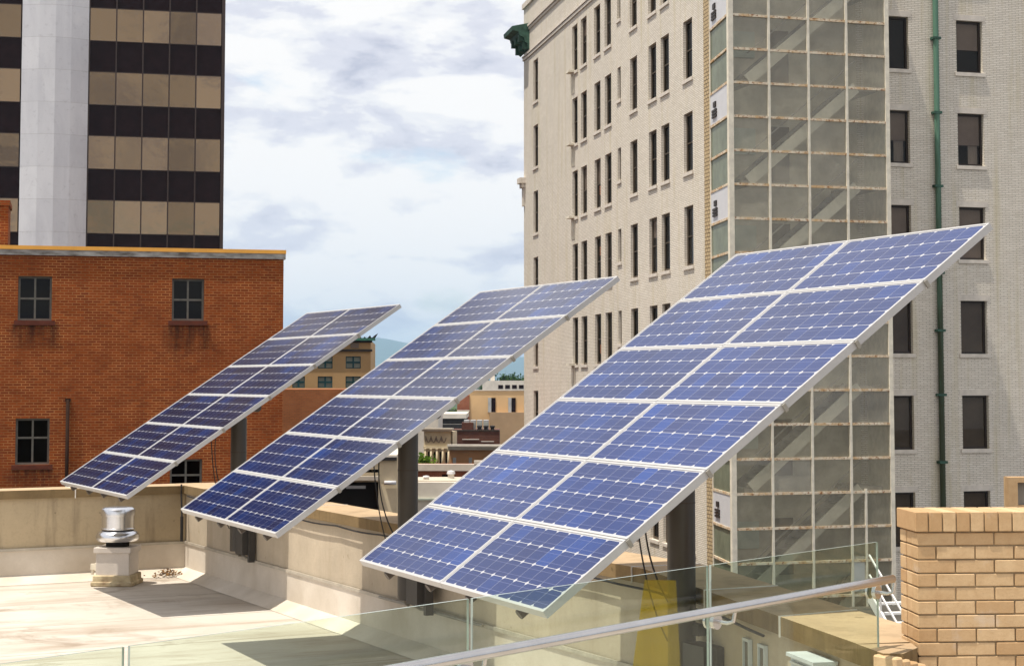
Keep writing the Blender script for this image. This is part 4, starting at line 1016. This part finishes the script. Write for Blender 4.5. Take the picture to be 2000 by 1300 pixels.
def town():
    # tan block with green cornice
    root = thing('tan_office_block', 'tan building with a green copper cornice and paired teal windows', 'building', (-11.35, 140, GZ), R(3))
    M = Matrix.Translation((0, 0, -GZ)); TOP = 3.2
    hs = []
    for a, b in ((-2.0, -0.80), (-4.22, -3.05), (-6.25, -5.25), (-8.4, -7.3)):
        for z0, z1 in ((0.98, 1.95), (-0.56, 0.34), (-2.1, -1.2)): hs.append((a, b, z0, z1))
    mb = MB(M); facade(mb, -13, 0, GZ, TOP, hs, 0.12); mb.face([(0, 0, GZ), (0, 14, GZ), (0, 14, TOP), (0, 0, TOP)]); mb.face([(-13, 0.3, TOP), (0, 0.3, TOP), (0, 14, TOP), (-13, 14, TOP)])
    mb.face([(-13, 14, GZ), (-13, 0, GZ), (-13, 0, TOP), (-13, 14, TOP)]); mb.build('wall', 'tan_stucco', root)
    for i, (a, b, c, d) in enumerate(hs):
        window(root, M, a, b, c, d, 'teal_frame', 'dark_glass' if i % 3 == 2 else 'window_glass', 0.06, 0.05, 1, (0.5,), None, None, 0.96, 'pale_blind', mw=0.14)
    mb = MB(M); mb.box(-13, 0.12, -0.14, 0, 2.33, 2.52); mb.build('string_course', 'bronze_metal', root)
    mb = MB(M); mb.box(-1.62, -0.95, -0.05, 0, 2.62, 3.0); mb.build('plaque', 'blind_brown', root)
    mb = MB(M); mb.box(-13, 0.36, -0.38, 0.4, 3.21, 3.40); mb.build('cornice', 'green_copper_edge', root)
    mb = MB(M); mb.box(-13, 0.12, -0.12, 0.1, 3.05, 3.205); mb.build('cornice_soffit', 'tar_black', root)
    mb = MB(M)
    for x, w, h in ((-1.0, 0.28, 0.16), (-0.5, 0.1, 0.14), (-0.1, 0.18, 0.24), (-1.6, 0.3, 0.12), (-2.2, 0.15, 0.2)): mb.face([(x - w, -0.1, 3.401), (x + w, -0.1, 3.401), (x + w * 0.2, -0.1, 3.401 + h)]); mb.face([(x - w, 0.1, 3.401), (x + w * 0.2, 0.1, 3.401 + h), (x + w, 0.1, 3.401)])
    mb.face([(0.05, -0.1, 3.401), (0.35, -0.1, 3.401), (0.58, -0.1, 3.80), (0.3, -0.1, 3.62)]); mb.face([(0.05, 0.1, 3.401), (0.3, 0.1, 3.62), (0.58, 0.1, 3.80), (0.35, 0.1, 3.401)])
    mb.build('roof_ornament', 'tar_black', root)

    def block(name, label, x0, x1, y, d, z1, mat, rz=0, cat='building', par=None):
        r_ = thing(name, label, cat, (x0, y, GZ), R(rz)); mb = MB(); mb.box(0, x1 - x0, 0, d, 0, z1 - GZ); mb.build('wall', mat, r_); return r_
    def part(r_, nm, mat, x0, x1, y0, y1, z0, z1):
        mb = MB(); mb.box(x0, x1, y0, y1, z0 - GZ, z1 - GZ); return mb.build(nm, mat, r_)
    # peach loft block
    r_ = block('peach_building', 'plain peach building with two tall grey window strips beside the beige building', -5.6, 8, 230, 20, -1.32, 'peach_stucco')
    part(r_, 'brick_bay', 'far_red_brick', -1.62, -0.01, -0.15, 8, GZ, -1.9); part(r_, 'brick_bay_band', 'white_stucco', -1.64, 0.0, -0.18, 0.0, -4.05, -3.85)
    part(r_, 'lower_storey', 'peach_low', 2.65, 12, -1.2, -0.01, GZ, -4.15); part(r_, 'parapet_cap', 'white_stucco', 0, 13, -0.1, 0.3, -1.318, -1.2)
    for x in (2.45, 5.1): part(r_, 'window_strip', 'grey_metal', x, x + 0.42, -0.25, -0.01, -4.14, -2.25); part(r_, 'window', 'spandrel', x + 0.44, x + 0.98, -0.1, -0.01, -4.14, -2.25)
    r_ = block('white_building', 'long low white building under the tree covered hill', -5.6, 9, 330, 16, 0.02, 'white_stucco')
    for k in range(6): part(r_, 'window', 'spandrel', 3 + k * 1.3, 3.9 + k * 1.3, -0.06, -0.01, -1.5, -0.8)
    part(r_, 'chimney', 'white_stucco', 1.5, 2.3, 2, 3, 0.021, 1.0)
    mb = MB(); mb.prism([(-60, 360), (60, 360), (90, 520), (-90, 520)], GZ, -6.0); tag(mb.build('hillside', 'hill_forest'), kind='structure')
    rng = random.Random(21)
    hl = ('leftmost of the trees on the hill behind the white building', 'bushy tree second from left on the hill behind the white building', 'tallest rounded tree on the hill behind the white building', 'broad dark tree right of the tallest one on the hill', 'tree on the hill half hidden by the beige building', 'tree fully tucked behind the beige building edge on the hill')
    for k, (x, hh) in enumerate(((-6.2, 7.0), (-3.6, 7.6), (-0.9, 8.9), (1.2, 8.2), (3.2, 7.8), (5.4, 8))): tree(x, 395 + (k % 2) * 9, -6.2, hh, 4.6, hl[k], 'leaf_dark', 700, 30 + k, 'trees on the hill')
    tree(-7.9, 232, -11, 8.0, 4.4, 'small green tree beside the brick bay of the peach building', 'leaf_bright', 500, 50)
    tree(-4.3, 300, -9.0, 7.6, 4.0, 'green tree between the white building and the peach building', 'leaf_bright', 500, 52)
    # car park slab
    r_ = block('parking_garage', 'pale concrete parking garage with a dark open storey', -11.5, -5.6, 214, 14, -5.3, 'white_stucco')
    part(r_, 'storey_shade', 'tar_black', 0.3, 5.7, -0.02, 0.0 + 0.001, -6.9, -5.32); mb = MB(); mb.box(0.2, 5.8, 0.3, 12, 0 - GZ - 5.299, -GZ - 4.62); mb.build('storey_shade_block', 'tar_black', r_); mb = MB(); mb.box(0, 5.9, 0, 14, -GZ - 4.619, -GZ - 4.05); mb.build('roof_slab', 'white_stucco', r_)  # black sheet and block painted as the shade of the open storey
    block('white_block', 'blank white wall of a low building behind the middle pole', -9.5, -6.75, 160, 10, -2.75, 'white_stucco')
    # rust brick roofscape with air conditioners
    r_ = block('brown_brick_building', 'dark brown brick building with rooftop units in the town gap', -5.9, -1.2, 165, 9, -4.75, 'rust_brick')
    part(r_, 'parapet_cap', 'bronze_metal', 0, 4.7, -0.06, 0.3, -4.749, -4.62); part(r_, 'stair_head', 'rust_brick', 1.1, 2.2, 2, 4, -4.74, -4.0)
    part(r_, 'pipe', 'white_stucco', 1.2, 2.8, -0.10, -0.02, -5.55, -5.48); part(r_, 'pipe', 'white_stucco', 3.0, 4.2, -0.10, -0.02, -5.75, -5.68)
    labs = ('left boxy silver rooftop unit of the row', 'second boxy silver rooftop unit from the left', 'third boxy silver rooftop unit from the left', 'rightmost boxy silver rooftop unit of the row')
    for k in range(4):
        u = thing('air_conditioner', labs[k] + ' on the brown brick building', 'air conditioner', (-4.62 + k * 0.62, 168, -4.74), 0, 'silver rooftop units'); mb = MB(); mb.box(0, 0.52, 0, 1, 0.1, 0.98); mb.build('case', 'grey_metal', u, True, 0.03)
        mb = MB(); [mb.box(0.06, 0.46, -0.02, -0.001, 0.2 + j * 0.1, 0.25 + j * 0.1) for j in range(6)]; mb.build('grille', 'pale_blind', u); mb = MB(); [mb.box(a, a + 0.08, 0.1, 0.9, 0, 0.1) for a in (0.02, 0.42)]; mb.build('foot', 'tar_black', u)
    labs = ('left of the three small black roof vents', 'middle of the three small black roof vents', 'right one of the three small black roof vents')
    for k in range(3):
        mb = MB(); mb.lathe([(0.18, 0), (0.18, 0.3), (0.26, 0.33), (0.26, 0.45), (0, 0.5)], n=12); tag(mb.build('roof_vent', 'tar_black', loc=(-3.1 + k * 0.62, 166.5, -4.74)), labs[k] + ' on the brown brick building', 'roof vent', 'small black roof vents')
    # ornate cream facade
    r_ = thing('ornate_cream_building', 'ornate cream facade with columns and garlands beside the round green bush', 'building', (-6.55, 130, GZ), R(-14)); M = Matrix.Translation((0, 0, -GZ))
    mb = MB(M); facade(mb, 0, 2.1, GZ, -3.75, [(0.28 + k * 0.45, 0.46 + k * 0.45, -6.4, -5.25) for k in range(4)], 0.2); mb.box(0, 2.1, 0.4, 1.6, GZ, -3.75, skip='f'); mb.build('wall', 'cream_stucco', r_)
    mb = MB(M); mb.face([(0.1, 0.21, -6.5), (2.0, 0.21, -6.5), (2.0, 0.21, -5.2), (0.1, 0.21, -5.2)]); mb.build('window', 'spandrel', r_)
    mb = MB(M); mb.box(-0.1, 2.2, -0.22, 0, -3.749, -3.62); mb.box(-0.16, 2.24, -0.3, 0.3, -3.619, -3.5); mb.build('cornice', 'pale_roof', r_)
    mb = MB(M); mb.box(0, 2.1, -0.14, 0, -5.02, -4.86); mb.build('string_course', 'cream_stucco', r_)
    for k in range(5): mb = MB(M); mb.tube([(0.14 + k * 0.45, -0.1, -6.6), (0.14 + k * 0.45, -0.1, -5.1)], 0.07, 10); mb.box(0.05 + k * 0.45, 0.23 + k * 0.45, -0.19, 0, -5.1, -5.021); mb.build('column', 'cream_stucco', r_)
    mb = MB(M)
    for k in range(4):
        for j in range(8):
            t0, t1 = j / 8, (j + 1) / 8; f = lambda t: (0.36 + k * 0.4 + (t - 0.5) * 0.34, -0.03, -4.22 - 0.36 * math.sin(t * math.pi)); mb.bar(f(t0), f(t1), 0.05, 0.05, 0)
        mb.box(0.16 + k * 0.4 - 0.03, 0.16 + k * 0.4 + 0.03, -0.05, -0.001, -4.5, -4.1)
    mb.build('garland', 'blind_brown', r_)
    # salmon building
    r_ = block('salmon_building', 'salmon stucco building with a pale cornice beside the ornate cream facade', -4.30, 0.4, 120, 9, -4.72, 'salmon_stucco', -6)
    part(r_, 'cornice', 'pale_roof', -0.06, 4.8, -0.3, 0.2, -4.719, -4.5); part(r_, 'cornice', 'white_stucco', -0.1, 4.8, -0.42, 0.2, -4.499, -4.36)
    for x in (0.25, 1.35, 2.4): part(r_, 'window', 'grey_metal', x, x + 0.22, -0.03, -0.001, -5.72, -5.25); 
    tree(-5.55, 112, -8.0, 3.6, 1.9, 'round bright green tree in front of the ornate cream facade', 'leaf_bright', 900, 60)
    # low red building with pale parapet
    r_ = block('low_brick_building', 'low red brick building with a pale parapet band below the salmon building', -6.8, 0.5, 90, 8, -4.62, 'far_red_brick', 0)
    part(r_, 'parapet_band', 'white_stucco', 0, 7.3, -0.08, 0.3, -4.619, -4.28); part(r_, 'parapet_end', 'white_stucco', 4.85, 5.6, -0.12, 0.3, -4.279, -4.1)
    part(r_, 'window', 'spandrel', 3.2, 3.5, -0.02, -0.001, -5.1, -4.8)
    # cream roof with two white vents
    r_ = block('cream_building', 'pale cream flat roofed building with two white roof vents', -4.0, 1.2, 70, 3, -4.05, 'white_stucco')
    part(r_, 'roof', 'pale_roof', 0.0, 5.2, 0.4, 3, -4.049, -4.0); part(r_, 'brick_end', 'peach_low', -0.6, -0.01, -0.3, 6, GZ, -4.2); part(r_, 'ledge', 'pale_blind', 0, 5.2, -0.08, -0.001, -4.75, -4.68)
    for k, (x, y, r0, h) in enumerate(((-3.49, 71.2, 0.13, 0.16), (-2.50, 71.8, 0.16, 0.34))):
        v = thing('roof_vent', ('short low white dome vent' if k == 0 else 'taller white tapered vent') + ' on the pale cream flat roof', 'roof vent', (x, y, -4.0), 0, 'white roof vents'); mb = MB(); mb.lathe([(r0 * 0.85, 0), (r0 * 0.8, h * 0.55)], n=16); mb.build('curb', 'white_stucco', v); mb = MB(); mb.lathe([(r0 * 1.1, h * 0.55), (r0 * 0.95, h * 0.9), (0, h)], n=16); mb.build('cap', 'white_panel', v)
    # tan building behind the middle array with dark bays
    r_ = thing('tan_loading_building', 'tan building with dark bays and a ledge, seen under the middle array', 'building', (-3.88, 59, GZ), R(2)); M = Matrix.Translation((0, 0, -GZ))
    mb = MB(M); facade(mb, -14, 0, GZ, -2.62, [(-14 + 0.5, -0.62, -4.6, -3.40), (-14 + 0.5, -0.62, -3.34 + 0.25, -2.98)], 0.5); mb.face([(0, 0, GZ), (0, 9, GZ), (0, 9, -2.62), (0, 0, -2.62)]); mb.build('wall', 'cream_stucco', r_)
    mb = MB(M); mb.box(-14, 0, 0.05, 9, -2.619, -2.50); mb.build('roof', 'white_stucco', r_)
    mb = MB(M); mb.box(-14, 0.0, -0.12, 0.0, -2.68, -2.57); mb.build('gutter', 'tar_black', r_)
    mb = MB(M); mb.box(-13.6, -0.5, 0.55, 0.7, -4.8, -2.9); mb.build('back_wall', 'dark_gap', r_)
    mb = MB(M); mb.box(-13.6, -0.62, -0.3, 0.45, -3.33, -3.20); mb.build('ledge', 'pale_roof', r_)
    mb = MB(M); [mb.box(-13.4 + k * 0.11, -13.37 + k * 0.11, 0.2, 0.23, -3.09, -2.99) for k in range(115)]; mb.build('railing', 'grey_frame', r_)
    mb = MB(M); [mb.box(-3.4 + k * 0.85, -2.75 + k * 0.85, -0.05, -0.001, -3.62, -3.52) for k in range(3)]; mb.build('sign_board', 'grey_metal', r_)
    mb = MB(M); mb.tube([(-0.42, -0.1, -3.42), (-0.02, -0.1, -3.42)], 0.07, 10); mb.build('duct', 'white_panel', r_)
plain('green_copper_edge', (0.05, 0.20, 0.14), 0.6, 0.3, 2)
town()

# ================================================================== HAZE
def haze():
    mb = MB(); mb.box(-19800, 19800, -600, 19500, GZ - 1.5, 480)
    t = NT('haze_air'); v = t.n('ShaderNodeVolumePrincipled')
    v.inputs['Color'].default_value = (0.48, 0.73, 1.0, 1); v.inputs['Density'].default_value = 0.000075; v.inputs['Anisotropy'].default_value = 0.1
    t.l(v.outputs[0], t.out.inputs['Volume'])
    tag(mb.build('haze', 'haze_air', weld=True), kind='stuff')
haze()
